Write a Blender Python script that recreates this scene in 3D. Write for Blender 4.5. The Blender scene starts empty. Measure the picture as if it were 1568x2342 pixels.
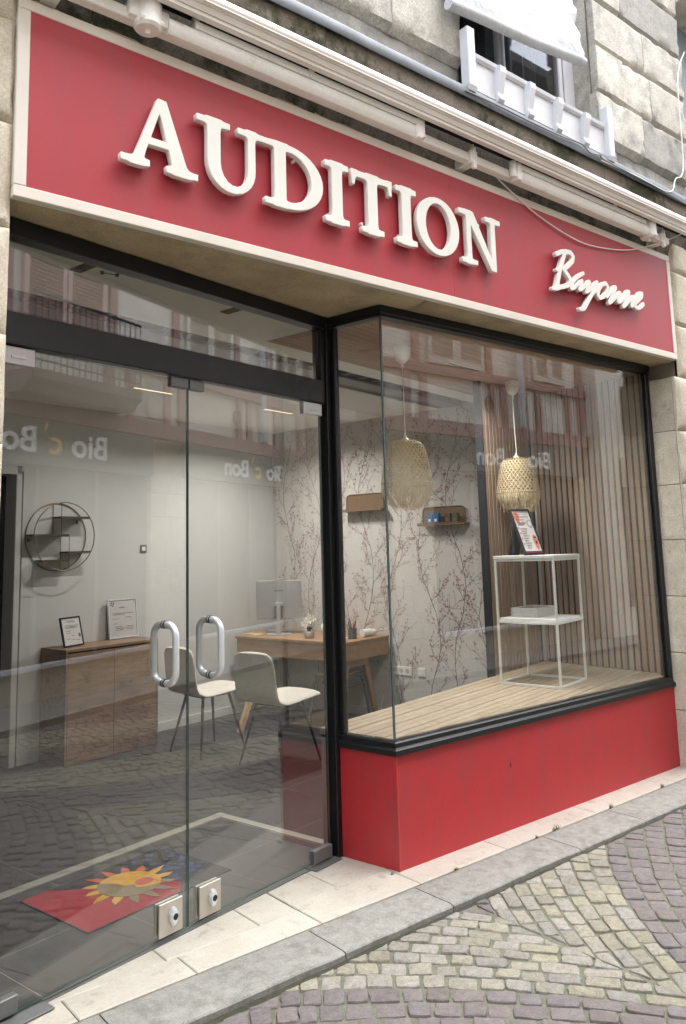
import bpy, bmesh, math, random
import numpy as np
from mathutils import Vector, noise
R_ = math.radians
sc = bpy.context.scene
COL = sc.collection
PI = math.pi

# ------------------------------------------------------------------ camera
F, CX, CY = 1837.18, 779.04, 995.51          # solved from vanishing points, in pixels of a 1568 x 2342 frame
YAW, PITCH, ROLL, DL = R_(39.5185), R_(7.98634), R_(-1.56556), R_(12.0796)
def _rot(a, b, c):
    f = np.array([math.sin(a)*math.cos(b), math.cos(a)*math.cos(b), math.sin(b)])
    r = np.array([math.cos(a), -math.sin(a), 0.]); u = np.cross(r, f)
    return np.array([math.cos(c)*r+math.sin(c)*u, -(-math.sin(c)*r+math.cos(c)*u), f])
RM = _rot(YAW, PITCH, ROLL)
def ray(p): return RM.T @ np.array([(p[0]-CX)/F, (p[1]-CY)/F, 1.])
_r0 = ray((914.3, 1995.7)); _t = -1.6/_r0[2]
C = np.array([-_t*_r0[0], -_t*_r0[1], 1.6])
def onY(p, y): v = ray(p); return C+v*(y-C[1])/v[1]
def onZ(p, z): v = ray(p); return C+v*(z-C[2])/v[2]
def proj(P):
    v = RM @ (np.array(P)-C); return CX+F*v[0]/v[2], CY+F*v[1]/v[2], v[2]
dD = np.array([math.cos(DL), math.sin(DL), 0]); nD = np.array([-math.sin(DL), math.cos(DL), 0])
S0 = onZ((772.9, 1956.9), 0)
def Dp(u, w, z=0.): return S0+dD*u+nD*w+np.array([0, 0, z])
def toD(P): d = np.array(P)-S0; return np.array([d@dD, d@nD, P[2]])

cam = bpy.data.cameras.new('camera'); co = bpy.data.objects.new('camera', cam); COL.objects.link(co)
cam.sensor_fit = 'HORIZONTAL'; cam.sensor_width = 36; cam.lens = 36*F/1568
cam.shift_x = (784-CX)/1568; cam.shift_y = -(1171-CY)/1568; cam.clip_start = .05; cam.clip_end = 500
from mathutils import Matrix
m = Matrix.Identity(4)
for i in range(3):
    m[i][0] = RM[0][i]; m[i][1] = -RM[1][i]; m[i][2] = -RM[2][i]; m[i][3] = C[i]
co.matrix_world = m; sc.camera = co

# ------------------------------------------------------------------ sky, sun, exposure
SUN_EL, SUN_ROT = R_(72), R_(125)
w = bpy.data.worlds.new('World'); sc.world = w; w.use_nodes = True
nt = w.node_tree; bg = nt.nodes['Background']
sky = nt.nodes.new('ShaderNodeTexSky'); sky.sky_type = 'NISHITA'; sky.sun_disc = False
sky.sun_elevation = SUN_EL; sky.sun_rotation = SUN_ROT; sky.air_density = 1.0; sky.dust_density = 1.5; sky.ozone_density = 1
hs = nt.nodes.new('ShaderNodeHueSaturation'); hs.inputs['Saturation'].default_value = .30
nt.links.new(sky.outputs[0], hs.inputs['Color']); nt.links.new(hs.outputs[0], bg.inputs['Color'])
bg.inputs['Strength'].default_value = .15
sun = bpy.data.lights.new('sun', 'SUN'); sun.energy = .7; sun.angle = R_(60); sun.color = (1, .99, .98)
so = bpy.data.objects.new('sun', sun); COL.objects.link(so)
so.rotation_euler = (PI/2-SUN_EL, 0, PI-SUN_ROT)
sc.view_settings.view_transform = 'Standard'; sc.view_settings.look = 'None'; sc.view_settings.gamma = 1
sc.view_settings.exposure = 2.85; sc.view_settings.use_curve_mapping = False
cy = sc.cycles
cy.max_bounces = 8; cy.diffuse_bounces = 4; cy.glossy_bounces = 4; cy.transmission_bounces = 6; cy.transparent_max_bounces = 24
cy.caustics_reflective = False; cy.caustics_refractive = False; cy.sample_clamp_indirect = 6
cy.use_denoising = True
try: cy.denoiser = 'OPENIMAGEDENOISE'
except Exception: pass

# ------------------------------------------------------------------ materials
def s2l(r, g, b):
    f = lambda c: ((c/255+.055)/1.055)**2.4 if c > 10 else c/255/12.92
    return (f(r), f(g), f(b), 1)
MATS = {}
def pmat(name, c1, c2=None, scale=4, rough=.6, metal=0, bump=0, bscale=60, bdist=.004, rand=0, stretch=None, c3=None, c3scale=1.2, c3amt=(.55, .7), spec=.5, sheen=0, detail=6, coat=0, hue=0, grain=None, c3stretch=None):
    if len(c1) == 3: c1 = (*c1, 1)
    m = bpy.data.materials.new(name); m.use_nodes = True
    n = m.node_tree.nodes; L = m.node_tree.links; b = n['Principled BSDF']
    tc = n.new('ShaderNodeTexCoord'); src = tc.outputs['Object']
    if rand:
        oi = n.new('ShaderNodeObjectInfo'); va = n.new('ShaderNodeVectorMath'); va.operation = 'MULTIPLY_ADD'
        cb = n.new('ShaderNodeCombineXYZ')
        for k in range(3): L.new(oi.outputs['Random'], cb.inputs[k])
        L.new(cb.outputs[0], va.inputs[0]); va.inputs[1].default_value = (37, 53, 71); L.new(src, va.inputs[2]); src = va.outputs[0]
    fine = src
    if stretch:
        mp = n.new('ShaderNodeMapping'); mp.inputs['Scale'].default_value = stretch; L.new(src, mp.inputs['Vector']); src = mp.outputs[0]
    col = None
    if c2 is not None:
        if len(c2) == 3: c2 = (*c2, 1)
        nz = n.new('ShaderNodeTexNoise'); nz.inputs['Scale'].default_value = scale; nz.inputs['Detail'].default_value = detail; nz.inputs['Roughness'].default_value = .65
        L.new(src, nz.inputs['Vector'])
        rp = n.new('ShaderNodeMapRange'); rp.inputs['From Min'].default_value = .32; rp.inputs['From Max'].default_value = .68; L.new(nz.outputs[0], rp.inputs['Value'])
        mx = n.new('ShaderNodeMix'); mx.data_type = 'RGBA'; mx.inputs['A'].default_value = c1; mx.inputs['B'].default_value = c2
        L.new(rp.outputs[0], mx.inputs['Factor']); col = mx.outputs['Result']
    if c3 is not None:
        if len(c3) == 3: c3 = (*c3, 1)
        nz3 = n.new('ShaderNodeTexNoise'); nz3.inputs['Scale'].default_value = c3scale; nz3.inputs['Detail'].default_value = 8; nz3.inputs['Roughness'].default_value = .7
        if c3stretch:
            mp3 = n.new('ShaderNodeMapping'); mp3.inputs['Scale'].default_value = c3stretch; L.new(fine, mp3.inputs['Vector']); L.new(mp3.outputs[0], nz3.inputs['Vector'])
        else: L.new(fine, nz3.inputs['Vector'])
        r3 = n.new('ShaderNodeMapRange'); r3.inputs['From Min'].default_value = c3amt[0]; r3.inputs['From Max'].default_value = c3amt[1]; L.new(nz3.outputs[0], r3.inputs['Value'])
        m3 = n.new('ShaderNodeMix'); m3.data_type = 'RGBA'; m3.inputs['A'].default_value = c1; m3.inputs['B'].default_value = c3
        if col: L.new(col, m3.inputs['A'])
        L.new(r3.outputs[0], m3.inputs['Factor']); col = m3.outputs['Result']
    if grain:
        gn = n.new('ShaderNodeTexNoise'); gn.inputs['Scale'].default_value = grain[0]; gn.inputs['Detail'].default_value = 3; gn.inputs['Roughness'].default_value = .75; L.new(fine, gn.inputs['Vector'])
        gr = n.new('ShaderNodeMapRange'); gr.inputs['From Min'].default_value = .3; gr.inputs['From Max'].default_value = .7; gr.inputs['To Min'].default_value = 1-grain[1]; gr.inputs['To Max'].default_value = 1+grain[1]; L.new(gn.outputs[0], gr.inputs['Value'])
        gh = n.new('ShaderNodeHueSaturation'); L.new(gr.outputs[0], gh.inputs['Value'])
        if col: L.new(col, gh.inputs['Color'])
        else: gh.inputs['Color'].default_value = c1
        col = gh.outputs[0]
    if rand:
        hv = n.new('ShaderNodeHueSaturation'); mr = n.new('ShaderNodeMapRange'); mr.inputs['To Min'].default_value = 1-rand; mr.inputs['To Max'].default_value = 1+rand
        L.new(oi.outputs['Random'], mr.inputs['Value']); L.new(mr.outputs[0], hv.inputs['Value'])
        if hue:
            m2 = n.new('ShaderNodeMath'); m2.operation = 'MULTIPLY'; m2.inputs[1].default_value = 7.31; L.new(oi.outputs['Random'], m2.inputs[0])
            fr = n.new('ShaderNodeMath'); fr.operation = 'FRACT'; L.new(m2.outputs[0], fr.inputs[0])
            mh = n.new('ShaderNodeMapRange'); mh.inputs['To Min'].default_value = .5-hue; mh.inputs['To Max'].default_value = .5+hue; L.new(fr.outputs[0], mh.inputs['Value']); L.new(mh.outputs[0], hv.inputs['Hue'])
            ms = n.new('ShaderNodeMapRange'); ms.inputs['To Min'].default_value = .6; ms.inputs['To Max'].default_value = 1.15; L.new(fr.outputs[0], ms.inputs['Value']); L.new(ms.outputs[0], hv.inputs['Saturation'])
        if col: L.new(col, hv.inputs['Color'])
        else: hv.inputs['Color'].default_value = c1
        col = hv.outputs[0]
    if col: L.new(col, b.inputs['Base Color'])
    else: b.inputs['Base Color'].default_value = c1
    b.inputs['Roughness'].default_value = rough; b.inputs['Metallic'].default_value = metal
    b.inputs['Specular IOR Level'].default_value = spec
    if sheen: b.inputs['Sheen Weight'].default_value = sheen
    if coat: b.inputs['Coat Weight'].default_value = coat; b.inputs['Coat Roughness'].default_value = .15
    if bump:
        nb = n.new('ShaderNodeTexNoise'); nb.inputs['Scale'].default_value = bscale; nb.inputs['Detail'].default_value = 6; nb.inputs['Roughness'].default_value = .7
        L.new(src if stretch else fine, nb.inputs['Vector'])
        bp = n.new('ShaderNodeBump'); bp.inputs['Strength'].default_value = bump; bp.inputs['Distance'].default_value = bdist
        L.new(nb.outputs[0], bp.inputs['Height']); L.new(bp.outputs[0], b.inputs['Normal'])
    MATS[name] = m
    return m
def emat(name, c, s):
    m = bpy.data.materials.new(name); m.use_nodes = True; n = m.node_tree.nodes
    b = n['Principled BSDF']; b.inputs['Base Color'].default_value = (*c, 1); b.inputs['Emission Color'].default_value = (*c, 1); b.inputs['Emission Strength'].default_value = s
    return m
def glassmat(name, tint, f0=.043, wav=.0, wscale=2.0):
    m = bpy.data.materials.new(name); m.use_nodes = True; n = m.node_tree.nodes; L = m.node_tree.links
    n.remove(n['Principled BSDF'])
    tr = n.new('ShaderNodeBsdfTransparent'); tr.inputs[0].default_value = (*tint, 1)
    gl = n.new('ShaderNodeBsdfGlossy'); gl.inputs['Roughness'].default_value = 0; gl.inputs['Color'].default_value = (1, 1, 1, 1)
    lw = n.new('ShaderNodeLayerWeight'); lw.inputs['Blend'].default_value = .5
    p5 = n.new('ShaderNodeMath'); p5.operation = 'POWER'; p5.inputs[1].default_value = 5; L.new(lw.outputs['Facing'], p5.inputs[0])
    ma = n.new('ShaderNodeMath'); ma.operation = 'MULTIPLY_ADD'; ma.inputs[1].default_value = 1-f0; ma.inputs[2].default_value = f0; L.new(p5.outputs[0], ma.inputs[0])
    if wav:
        tc = n.new('ShaderNodeTexCoord'); nz = n.new('ShaderNodeTexNoise'); nz.inputs['Scale'].default_value = wscale; nz.inputs['Detail'].default_value = 1
        L.new(tc.outputs['Object'], nz.inputs['Vector']); bp = n.new('ShaderNodeBump'); bp.inputs['Strength'].default_value = 1; bp.inputs['Distance'].default_value = wav
        L.new(nz.outputs[0], bp.inputs['Height']); L.new(bp.outputs[0], gl.inputs['Normal'])
    mx = n.new('ShaderNodeMixShader'); L.new(ma.outputs[0], mx.inputs[0]); L.new(tr.outputs[0], mx.inputs[1]); L.new(gl.outputs[0], mx.inputs[2])
    L.new(mx.outputs[0], n['Material Output'].inputs['Surface'])
    return m

M = {}
M['limestone'] = pmat('limestone', s2l(212, 203, 184), s2l(190, 181, 163), scale=9, rough=.9, bump=.8, bscale=140, bdist=.005, rand=.05, c3=s2l(146, 138, 124), c3scale=5, c3amt=(.57, .80), grain=(110, .22))
M['limestone_old'] = pmat('limestone_old', s2l(208, 204, 193), s2l(182, 178, 168), scale=7, rough=.92, bump=.9, bscale=110, bdist=.007, rand=.08, c3=s2l(122, 121, 118), c3scale=3.2, c3amt=(.50, .72), grain=(80, .26))
M['cement'] = pmat('grey_cement_wash', s2l(164, 161, 154), s2l(142, 140, 134), scale=6, rough=.95, bump=.6, bscale=60, rand=.08, c3=s2l(116, 115, 112), c3scale=3, c3amt=(.5, .72), grain=(70, .2))
M['mortar'] = pmat('mortar', s2l(140, 132, 118), s2l(120, 114, 104), scale=8, rough=.95, bump=.5)
M['lintel'] = pmat('lintel_stone', s2l(192, 172, 142), s2l(170, 150, 124), scale=3, rough=.92, bump=.6, bscale=60, bdist=.004, rand=.05, c3=s2l(140, 124, 106), c3scale=2.0, c3amt=(.5, .72), grain=(120, .2))
M['cornice'] = pmat('cornice_stone', s2l(140, 130, 118), s2l(112, 104, 94), scale=3, rough=.95, bump=.9, bscale=50, bdist=.008, c3=s2l(62, 64, 44), c3scale=2.4, c3amt=(.47, .58), grain=(70, .3))
M['lead'] = pmat('lead_sheet', s2l(124, 130, 136), s2l(104, 110, 116), scale=7, rough=.62, metal=.1, bump=.3, bscale=14)
M['red'] = pmat('red_enamel', s2l(171, 50, 60), s2l(163, 48, 58), scale=2, rough=.5, bump=.06, bscale=500, bdist=.001, c3=s2l(150, 62, 68), c3scale=6, c3amt=(.48, .85), c3stretch=(1, 1, .12), grain=(260, .06))
M['red_plinth'] = pmat('red_plinth_sheet', s2l(184, 46, 52), s2l(174, 46, 52), scale=5, rough=.48, bump=.2, bscale=200, bdist=.001, c3=s2l(150, 62, 64), c3scale=9, c3amt=(.50, .80), c3stretch=(1, 1, .3), grain=(130, .07))
M['cream'] = pmat('cream_paint', s2l(226, 218, 206), s2l(214, 206, 194), scale=3, rough=.5)
M['letter'] = pmat('letter_white', s2l(228, 226, 218), s2l(220, 217, 208), scale=6, rough=.5)
M['awning_white'] = pmat('awning_white_paint', s2l(246, 244, 241), s2l(236, 232, 226), scale=3, rough=.4, c3=s2l(176, 162, 148), c3scale=6, c3amt=(.62, .82), grain=(60, .06))
M['awning_bar'] = pmat('awning_bar_paint', s2l(228, 224, 218), s2l(214, 206, 196), scale=2, rough=.28, coat=.3)
M['awning_fabric'] = pmat('awning_fabric', s2l(30, 30, 34), s2l(24, 24, 28), scale=30, rough=.9)
M['steel'] = pmat('brushed_steel', (.62, .63, .64), (.55, .56, .57), scale=3, rough=.32, metal=1, stretch=(40, 40, 1))
M['satin'] = pmat('satin_aluminium', (.78, .80, .83), None, rough=.36, metal=.55)
M['plate'] = pmat('lock_plate', s2l(196, 190, 180), s2l(182, 176, 166), scale=9, rough=.4, metal=.5)
M['black'] = pmat('black_frame_paint', s2l(15, 16, 20), s2l(19, 20, 24), scale=8, rough=.38, bump=.05, bscale=40)
M['rubber'] = pmat('black_rubber', (.012, .012, .013), None, rough=.6)
M['gasket'] = pmat('grey_gasket', s2l(90, 98, 104), None, rough=.5)
M['glass'] = glassmat('shop_glass', (.968, .972, .970), .082, .0006, 2.2)
M['door_glass'] = glassmat('door_glass', (.962, .968, .966), .092, .0002, 1.5)
M['pane_glass'] = glassmat('upper_pane_glass', (.95, .96, .97), .03)
M['glass_edge'] = pmat('glass_edge', s2l(52, 78, 72), None, rough=.15)
M['white_paint'] = pmat('white_window_paint', s2l(214, 216, 220), s2l(200, 202, 206), scale=4, rough=.5, bump=.25, bscale=30, c3=s2l(150, 146, 140), c3scale=9, c3amt=(.66, .8))
M['cloth'] = pmat('white_canvas', s2l(204, 206, 210), s2l(190, 193, 198), scale=6, rough=.85, sheen=.2, bump=.5, bscale=14, bdist=.03)
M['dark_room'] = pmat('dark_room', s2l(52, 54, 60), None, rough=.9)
M['marble'] = pmat('cream_marble', s2l(186, 181, 169), s2l(172, 165, 152), scale=5, rough=.5, rand=.05, c3=s2l(126, 114, 101), c3scale=12, c3amt=(.55, .80), bump=.25, bscale=120, grain=(90, .10))
M['kerb'] = pmat('granite_kerb', s2l(148, 146, 139), s2l(124, 122, 116), scale=26, rough=.85, rand=.05, bump=.6, bscale=200, bdist=.004, c3=s2l(104, 102, 95), c3scale=11, c3amt=(.50, .74), grain=(180, .28))
M['soil'] = pmat('dark_gutter_soil', s2l(44, 42, 36), s2l(62, 62, 46), scale=30, rough=.95, bump=.6)
M['groove'] = pmat('groove_shadow_wood', s2l(70, 54, 38), None, rough=.9)
M['joint'] = pmat('sand_joint', s2l(120, 119, 103), s2l(94, 94, 82), scale=30, rough=.95, bump=.8, bscale=160, bdist=.006, c3=s2l(98, 101, 82), c3scale=6, c3amt=(.48, .66), grain=(120, .35))
M['sett_cream'] = pmat('cream_sett', s2l(147, 142, 126), s2l(122, 118, 105), scale=38, rough=.85, rand=.15, hue=.010, bump=.9, bscale=170, bdist=.005, c3=s2l(104, 99, 90), c3scale=26, c3amt=(.54, .74), grain=(150, .26))
M['sett_purple'] = pmat('purple_sett', s2l(117, 109, 106), s2l(99, 92, 90), scale=34, rough=.85, rand=.10, hue=.008, bump=.9, bscale=170, bdist=.005, c3=s2l(128, 122, 116), c3scale=30, c3amt=(.56, .74), grain=(150, .22))
M['weed'] = pmat('weed_green', s2l(96, 104, 50), s2l(120, 116, 66), scale=20, rough=.8)
M['tile'] = pmat('slate_floor_tile', s2l(52, 50, 49), s2l(42, 41, 40), scale=4, rough=.5, rand=.07, bump=.12, bscale=40, grain=(120, .25))
M['grout'] = pmat('pale_grout', s2l(150, 146, 140), None, rough=.9)
M['white_wall'] = pmat('white_wall', s2l(196, 196, 193), s2l(190, 190, 187), scale=2, rough=.9, bump=.08, bscale=300, bdist=.002)
M['ceiling'] = pmat('ceiling_white', s2l(236, 235, 230), None, rough=.9)
M['paper_wall'] = pmat('wallpaper_ground', s2l(196, 193, 187), s2l(187, 184, 178), scale=60, rough=.9)
M['print_branch'] = pmat('print_branch', s2l(86, 84, 85), s2l(112, 109, 108), scale=9, rough=.9)
M['print_bloom'] = pmat('print_blossom', s2l(166, 116, 113), s2l(144, 100, 99), scale=30, rough=.9)
M['slat'] = pmat('oak_slat', s2l(168, 148, 130), s2l(146, 125, 108), scale=3, rough=.6, rand=.10, stretch=(14, 14, .9), c3=s2l(110, 84, 64), c3scale=5, c3amt=(.66, .8))
M['slat_felt'] = pmat('black_felt', (.010, .010, .011), None, rough=.95)
M['deck'] = pmat('deck_plank', s2l(184, 167, 142), s2l(164, 147, 123), scale=3, rough=.6, rand=.08, stretch=(1.2, 16, 16), c3=s2l(140, 112, 80), c3scale=5, c3amt=(.62, .8), grain=(40, .12))
M['ceil_slat'] = pmat('ceiling_slat', s2l(180, 152, 130), s2l(160, 132, 112), scale=3, rough=.6, rand=.07, stretch=(1, 16, 16))
M['side_wood'] = pmat('sideboard_wood', s2l(150, 122, 98), s2l(116, 92, 72), scale=5, rough=.5, stretch=(1.0, 7, 8), c3=s2l(74, 56, 44), c3scale=6, c3amt=(.56, .72))
M['desk_wood'] = pmat('desk_oak', s2l(168, 134, 98), s2l(140, 108, 78), scale=2.6, rough=.5, stretch=(8, 1.4, 8), c3=s2l(96, 72, 50), c3scale=5, c3amt=(.64, .8))
M['leg_wood'] = pmat('desk_leg_oak', s2l(164, 134, 102), s2l(142, 114, 84), scale=4, rough=.5, stretch=(8, 8, 1))
M['fabric'] = pmat('boucle_fabric', s2l(224, 219, 207), s2l(210, 204, 191), scale=90, rough=.95, sheen=.3, bump=.8, bscale=220, bdist=.004, grain=(160, .12))
M['leg_black'] = pmat('black_metal_leg', s2l(34, 33, 33), None, rough=.45, metal=.3)
M['grey_chair'] = pmat('grey_chair_metal', s2l(74, 76, 80), None, rough=.5)
M['bamboo'] = pmat('bamboo_strip', s2l(222, 206, 170), s2l(204, 184, 144), scale=30, rough=.6, sheen=.1)
M['pendant_white'] = pmat('pendant_white', s2l(248, 248, 242), None, rough=.4)
M['stand_white'] = pmat('powder_coat_white', s2l(238, 239, 233), s2l(230, 231, 225), scale=8, rough=.45)
M['basket'] = pmat('white_wicker', s2l(244, 243, 240), s2l(224, 222, 217), scale=60, rough=.8, bump=.8, bscale=150)
M['paper'] = pmat('paper', s2l(226, 222, 220), None, rough=.7)
M['ink'] = pmat('ink', s2l(90, 88, 92), None, rough=.8)
M['ink_dark'] = pmat('ink_dark', s2l(38, 36, 40), None, rough=.8)
M['salmon'] = pmat('salmon_print', s2l(222, 138, 120), None, rough=.7)
M['maroon'] = pmat('maroon_print', s2l(120, 40, 46), None, rough=.7)
M['plastic_white'] = pmat('white_plastic', s2l(222, 220, 214), None, rough=.4)
M['plastic_silver'] = pmat('silver_plastic', s2l(168, 168, 168), s2l(160, 160, 160), scale=4, rough=.42, metal=.2)
M['screen'] = pmat('dark_screen', (.01, .01, .012), None, rough=.2)
M['brass'] = pmat('dull_brass_wire', s2l(104, 92, 70), None, rough=.4, metal=.6)
M['shelf_wood'] = pmat('dark_shelf_wood', s2l(78, 62, 52), s2l(60, 48, 40), scale=5, rough=.6, stretch=(2, 14, 14))
M['rattan'] = pmat('rattan', s2l(128, 103, 76), s2l(96, 74, 52), scale=70, rough=.7, bump=.7, bscale=160)
M['blue_box'] = pmat('blue_card', s2l(36, 110, 160), s2l(28, 86, 130), scale=18, rough=.5)
M['dark_box'] = pmat('dark_card', s2l(56, 50, 44), s2l(96, 88, 60), scale=40, rough=.5)
M['leaf'] = pmat('dark_leaf', s2l(36, 44, 30), None, rough=.4)
M['petal'] = pmat('orchid_petal', s2l(240, 236, 222), None, rough=.6)
M['pot'] = pmat('speckled_pot', s2l(176, 172, 164), s2l(140, 136, 130), scale=70, rough=.7)
M['mat_red'] = pmat('mat_red', s2l(176, 30, 44), s2l(160, 28, 40), scale=8, rough=.95, bump=.4, bscale=400)
M['mat_black'] = pmat('mat_black', s2l(34, 33, 36), s2l(46, 45, 50), scale=10, rough=.95)
M['mat_yellow'] = pmat('mat_yellow', s2l(226, 176, 60), s2l(208, 150, 50), scale=12, rough=.95)
M['mat_tan'] = pmat('mat_tan', s2l(150, 130, 96), s2l(132, 112, 84), scale=12, rough=.95)
M['mat_orange'] = pmat('mat_orange', s2l(206, 98, 56), s2l(190, 84, 60), scale=12, rough=.95)
M['mat_blue'] = pmat('mat_blue', s2l(72, 82, 122), s2l(46, 50, 76), scale=20, rough=.95)
M['well_frame'] = pmat('well_frame_aluminium', s2l(168, 166, 154), None, rough=.5, metal=.3)
M['perf'] = pmat('perforated_wood', s2l(150, 110, 78), s2l(134, 98, 70), scale=4, rough=.7)
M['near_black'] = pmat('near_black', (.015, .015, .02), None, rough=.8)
M['cable_white'] = pmat('white_cable', s2l(220, 214, 206), None, rough=.5)
M['zinc'] = pmat('zinc_grey', s2l(120, 122, 122), s2l(106, 108, 108), scale=3, rough=.5, metal=.4)
# opposite side of the street
M['stucco'] = pmat('cream_stucco', s2l(238, 233, 222), s2l(226, 219, 206), scale=2, rough=.9, bump=.5, bscale=20, c3=s2l(170, 160, 144), c3scale=1.4, c3amt=(.55, .75))
M['timber'] = pmat('red_timber', s2l(176, 140, 134), s2l(156, 122, 117), scale=3, rough=.7, stretch=(6, 6, 1))
M['shutter_pale'] = pmat('pale_shutter', s2l(222, 212, 200), s2l(208, 198, 186), scale=3, rough=.6)
M['shutter_pink'] = pmat('pink_shutter', s2l(214, 180, 172), s2l(200, 166, 158), scale=3, rough=.6)
M['fascia'] = pmat('grey_fascia', s2l(112, 112, 102), s2l(104, 104, 95), scale=2, rough=.6)
M['fascia_white'] = pmat('fascia_letter_white', s2l(250, 250, 248), None, rough=.5)
M['fascia_yellow'] = pmat('fascia_letter_yellow', s2l(226, 196, 60), None, rough=.5)
M['opp_glass'] = pmat('dark_shop_glass', s2l(34, 36, 38), s2l(44, 44, 43), scale=1.5, rough=.35, spec=.25)
M['iron'] = pmat('iron_rail', s2l(60, 58, 58), None, rough=.6)
M['roof'] = pmat('roof_tile', s2l(112, 106, 102), s2l(96, 91, 88), scale=6, rough=.9)

# ------------------------------------------------------------------ mesh helpers
class MB:
    def __init__(s): s.v = []; s.f = []
    def add(s, v, f):
        o = len(s.v); s.v += [tuple(map(float, p)) for p in v]; s.f += [tuple(i+o for i in q) for q in f]; return s
    def box(s, x0, x1, y0, y1, z0, z1):
        v = [(x, y, z) for x in (x0, x1) for y in (y0, y1) for z in (z0, z1)]
        return s.add(v, [(0, 1, 3, 2), (4, 6, 7, 5), (0, 4, 5, 1), (2, 3, 7, 6), (0, 2, 6, 4), (1, 5, 7, 3)])
    def rbox(s, x0, x1, y0, y1, z0, z1, r=.005, seg=2):
        bm = bmesh.new(); bmesh.ops.create_cube(bm, size=1)
        for v in bm.verts:
            v.co = Vector(((x0+x1)/2+v.co.x*(x1-x0), (y0+y1)/2+v.co.y*(y1-y0), (z0+z1)/2+v.co.z*(z1-z0)))
        bmesh.ops.bevel(bm, geom=bm.edges[:], offset=r, segments=seg, affect='EDGES', profile=.5)
        bm.verts.index_update()
        s.add([v.co[:] for v in bm.verts], [[v.index for v in f.verts] for f in bm.faces]); bm.free(); return s
    def prism(s, poly, a0, a1, axis='y'):
        n = len(poly)
        def mk(p, a): return (p[0], a, p[1]) if axis == 'y' else ((a, p[0], p[1]) if axis == 'x' else (p[0], p[1], a))
        v = [mk(p, a0) for p in poly]+[mk(p, a1) for p in poly]
        f = [tuple(range(n))[::-1], tuple(range(n, 2*n))]+[(i, (i+1) % n, n+(i+1) % n, n+i) for i in range(n)]
        return s.add(v, f)
    def tube(s, pts, r, n=8, closed=False, caps=True):
        P = [Vector(p) for p in pts]; k = len(P); rr = r if isinstance(r, (list, tuple)) else [r]*k
        vs = []; ref = None
        for i, p in enumerate(P):
            if closed: t = (P[(i+1) % k]-P[i-1])
            else: t = P[min(i+1, k-1)]-P[max(i-1, 0)]
            t = t.normalized() if t.length > 1e-9 else Vector((0, 0, 1))
            if ref is None:
                ref = Vector((0, 0, 1)) if abs(t.z) < .9 else Vector((1, 0, 0))
            a = (ref-t*ref.dot(t))
            if a.length < 1e-6: a = t.orthogonal()
            a.normalize(); b = t.cross(a); ref = a
            for j in range(n):
                q = 2*PI*j/n; vs.append(p+(a*math.cos(q)+b*math.sin(q))*rr[i])
        fs = []
        for i in range(k if closed else k-1):
            i2 = (i+1) % k
            for j in range(n): fs.append((i*n+j, i*n+(j+1) % n, i2*n+(j+1) % n, i2*n+j))
        if caps and not closed: fs += [tuple(range(n))[::-1], tuple(range((k-1)*n, k*n))]
        return s.add(vs, fs)
    def lathe(s, prof, n=24, c=(0, 0, 0), cap=True):
        vs = []; fs = []
        for r, z in prof:
            for j in range(n):
                q = 2*PI*j/n; vs.append((c[0]+r*math.cos(q), c[1]+r*math.sin(q), c[2]+z))
        for i in range(len(prof)-1):
            for j in range(n): fs.append((i*n+j, i*n+(j+1) % n, (i+1)*n+(j+1) % n, (i+1)*n+j))
        if cap: fs += [tuple(range(n))[::-1], tuple(range((len(prof)-1)*n, len(prof)*n))]
        return s.add(vs, fs)
    def mesh(s, name, mat, smooth=False):
        me = bpy.data.meshes.new(name); me.from_pydata(s.v, [], s.f); me.update()
        if mat is not None: me.materials.append(M[mat] if isinstance(mat, str) else mat)
        if smooth:
            me.polygons.foreach_set('use_smooth', [True]*len(me.polygons))
            try: me.set_sharp_from_angle(angle=R_(35))
            except Exception: pass
        return me
    def obj(s, name, mat, parent=None, smooth=False):
        o = bpy.data.objects.new(name, s.mesh(name, mat, smooth)); COL.objects.link(o)
        if parent is not None: o.parent = parent
        return o
def tag(o, label=None, cat=None, group=None, kind=None):
    if label: o['label'] = label
    if cat: o['category'] = cat
    if group: o['group'] = group
    if kind: o['kind'] = kind
    return o
def thing(name, label, cat, loc=(0, 0, 0), rot=0, group=None):
    o = bpy.data.objects.new(name, None); COL.objects.link(o); o.empty_display_size = .1
    o.location = loc; o.rotation_euler = (0, 0, rot)
    return tag(o, label, cat, group)
def dthing(name, label, cat, u, w_, z=0, rot=0, group=None): return thing(name, label, cat, Dp(u, w_, z), DL+rot, group)
def struct(o, label=None): o['kind'] = 'structure'; return tag(o, label)
def dframe(o): o.location = S0; o.rotation_euler = (0, 0, DL); return o     # mesh written in (u, w, z) of the door line
def box(name, mat, b, parent=None, r=0): 
    m_ = MB(); (m_.rbox(*b, r) if r else m_.box(*b)); return m_.obj(name, mat, parent)
def copytree(o, parent=None):
    c = o.copy(); COL.objects.link(c); c.parent = parent
    for ch in [x for x in bpy.data.objects if x.parent == o]: copytree(ch, c)
    return c
def clip(poly, a, b, c):          # keep a*x+b*y+c >= 0
    out = []
    for i in range(len(poly)):
        p, q = poly[i], poly[(i+1) % len(poly)]; dp = a*p[0]+b*p[1]+c; dq = a*q[0]+b*q[1]+c
        if dp >= 0: out.append(p)
        if dp*dq < 0: t = dp/(dp-dq); out.append((p[0]+t*(q[0]-p[0]), p[1]+t*(q[1]-p[1])))
    return out
def area(poly): return .5*sum(poly[i][0]*poly[(i+1) % len(poly)][1]-poly[(i+1) % len(poly)][0]*poly[i][1] for i in range(len(poly)))
def nz(x, y, z=0): return noise.noise(Vector((x, y, z)))
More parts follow.
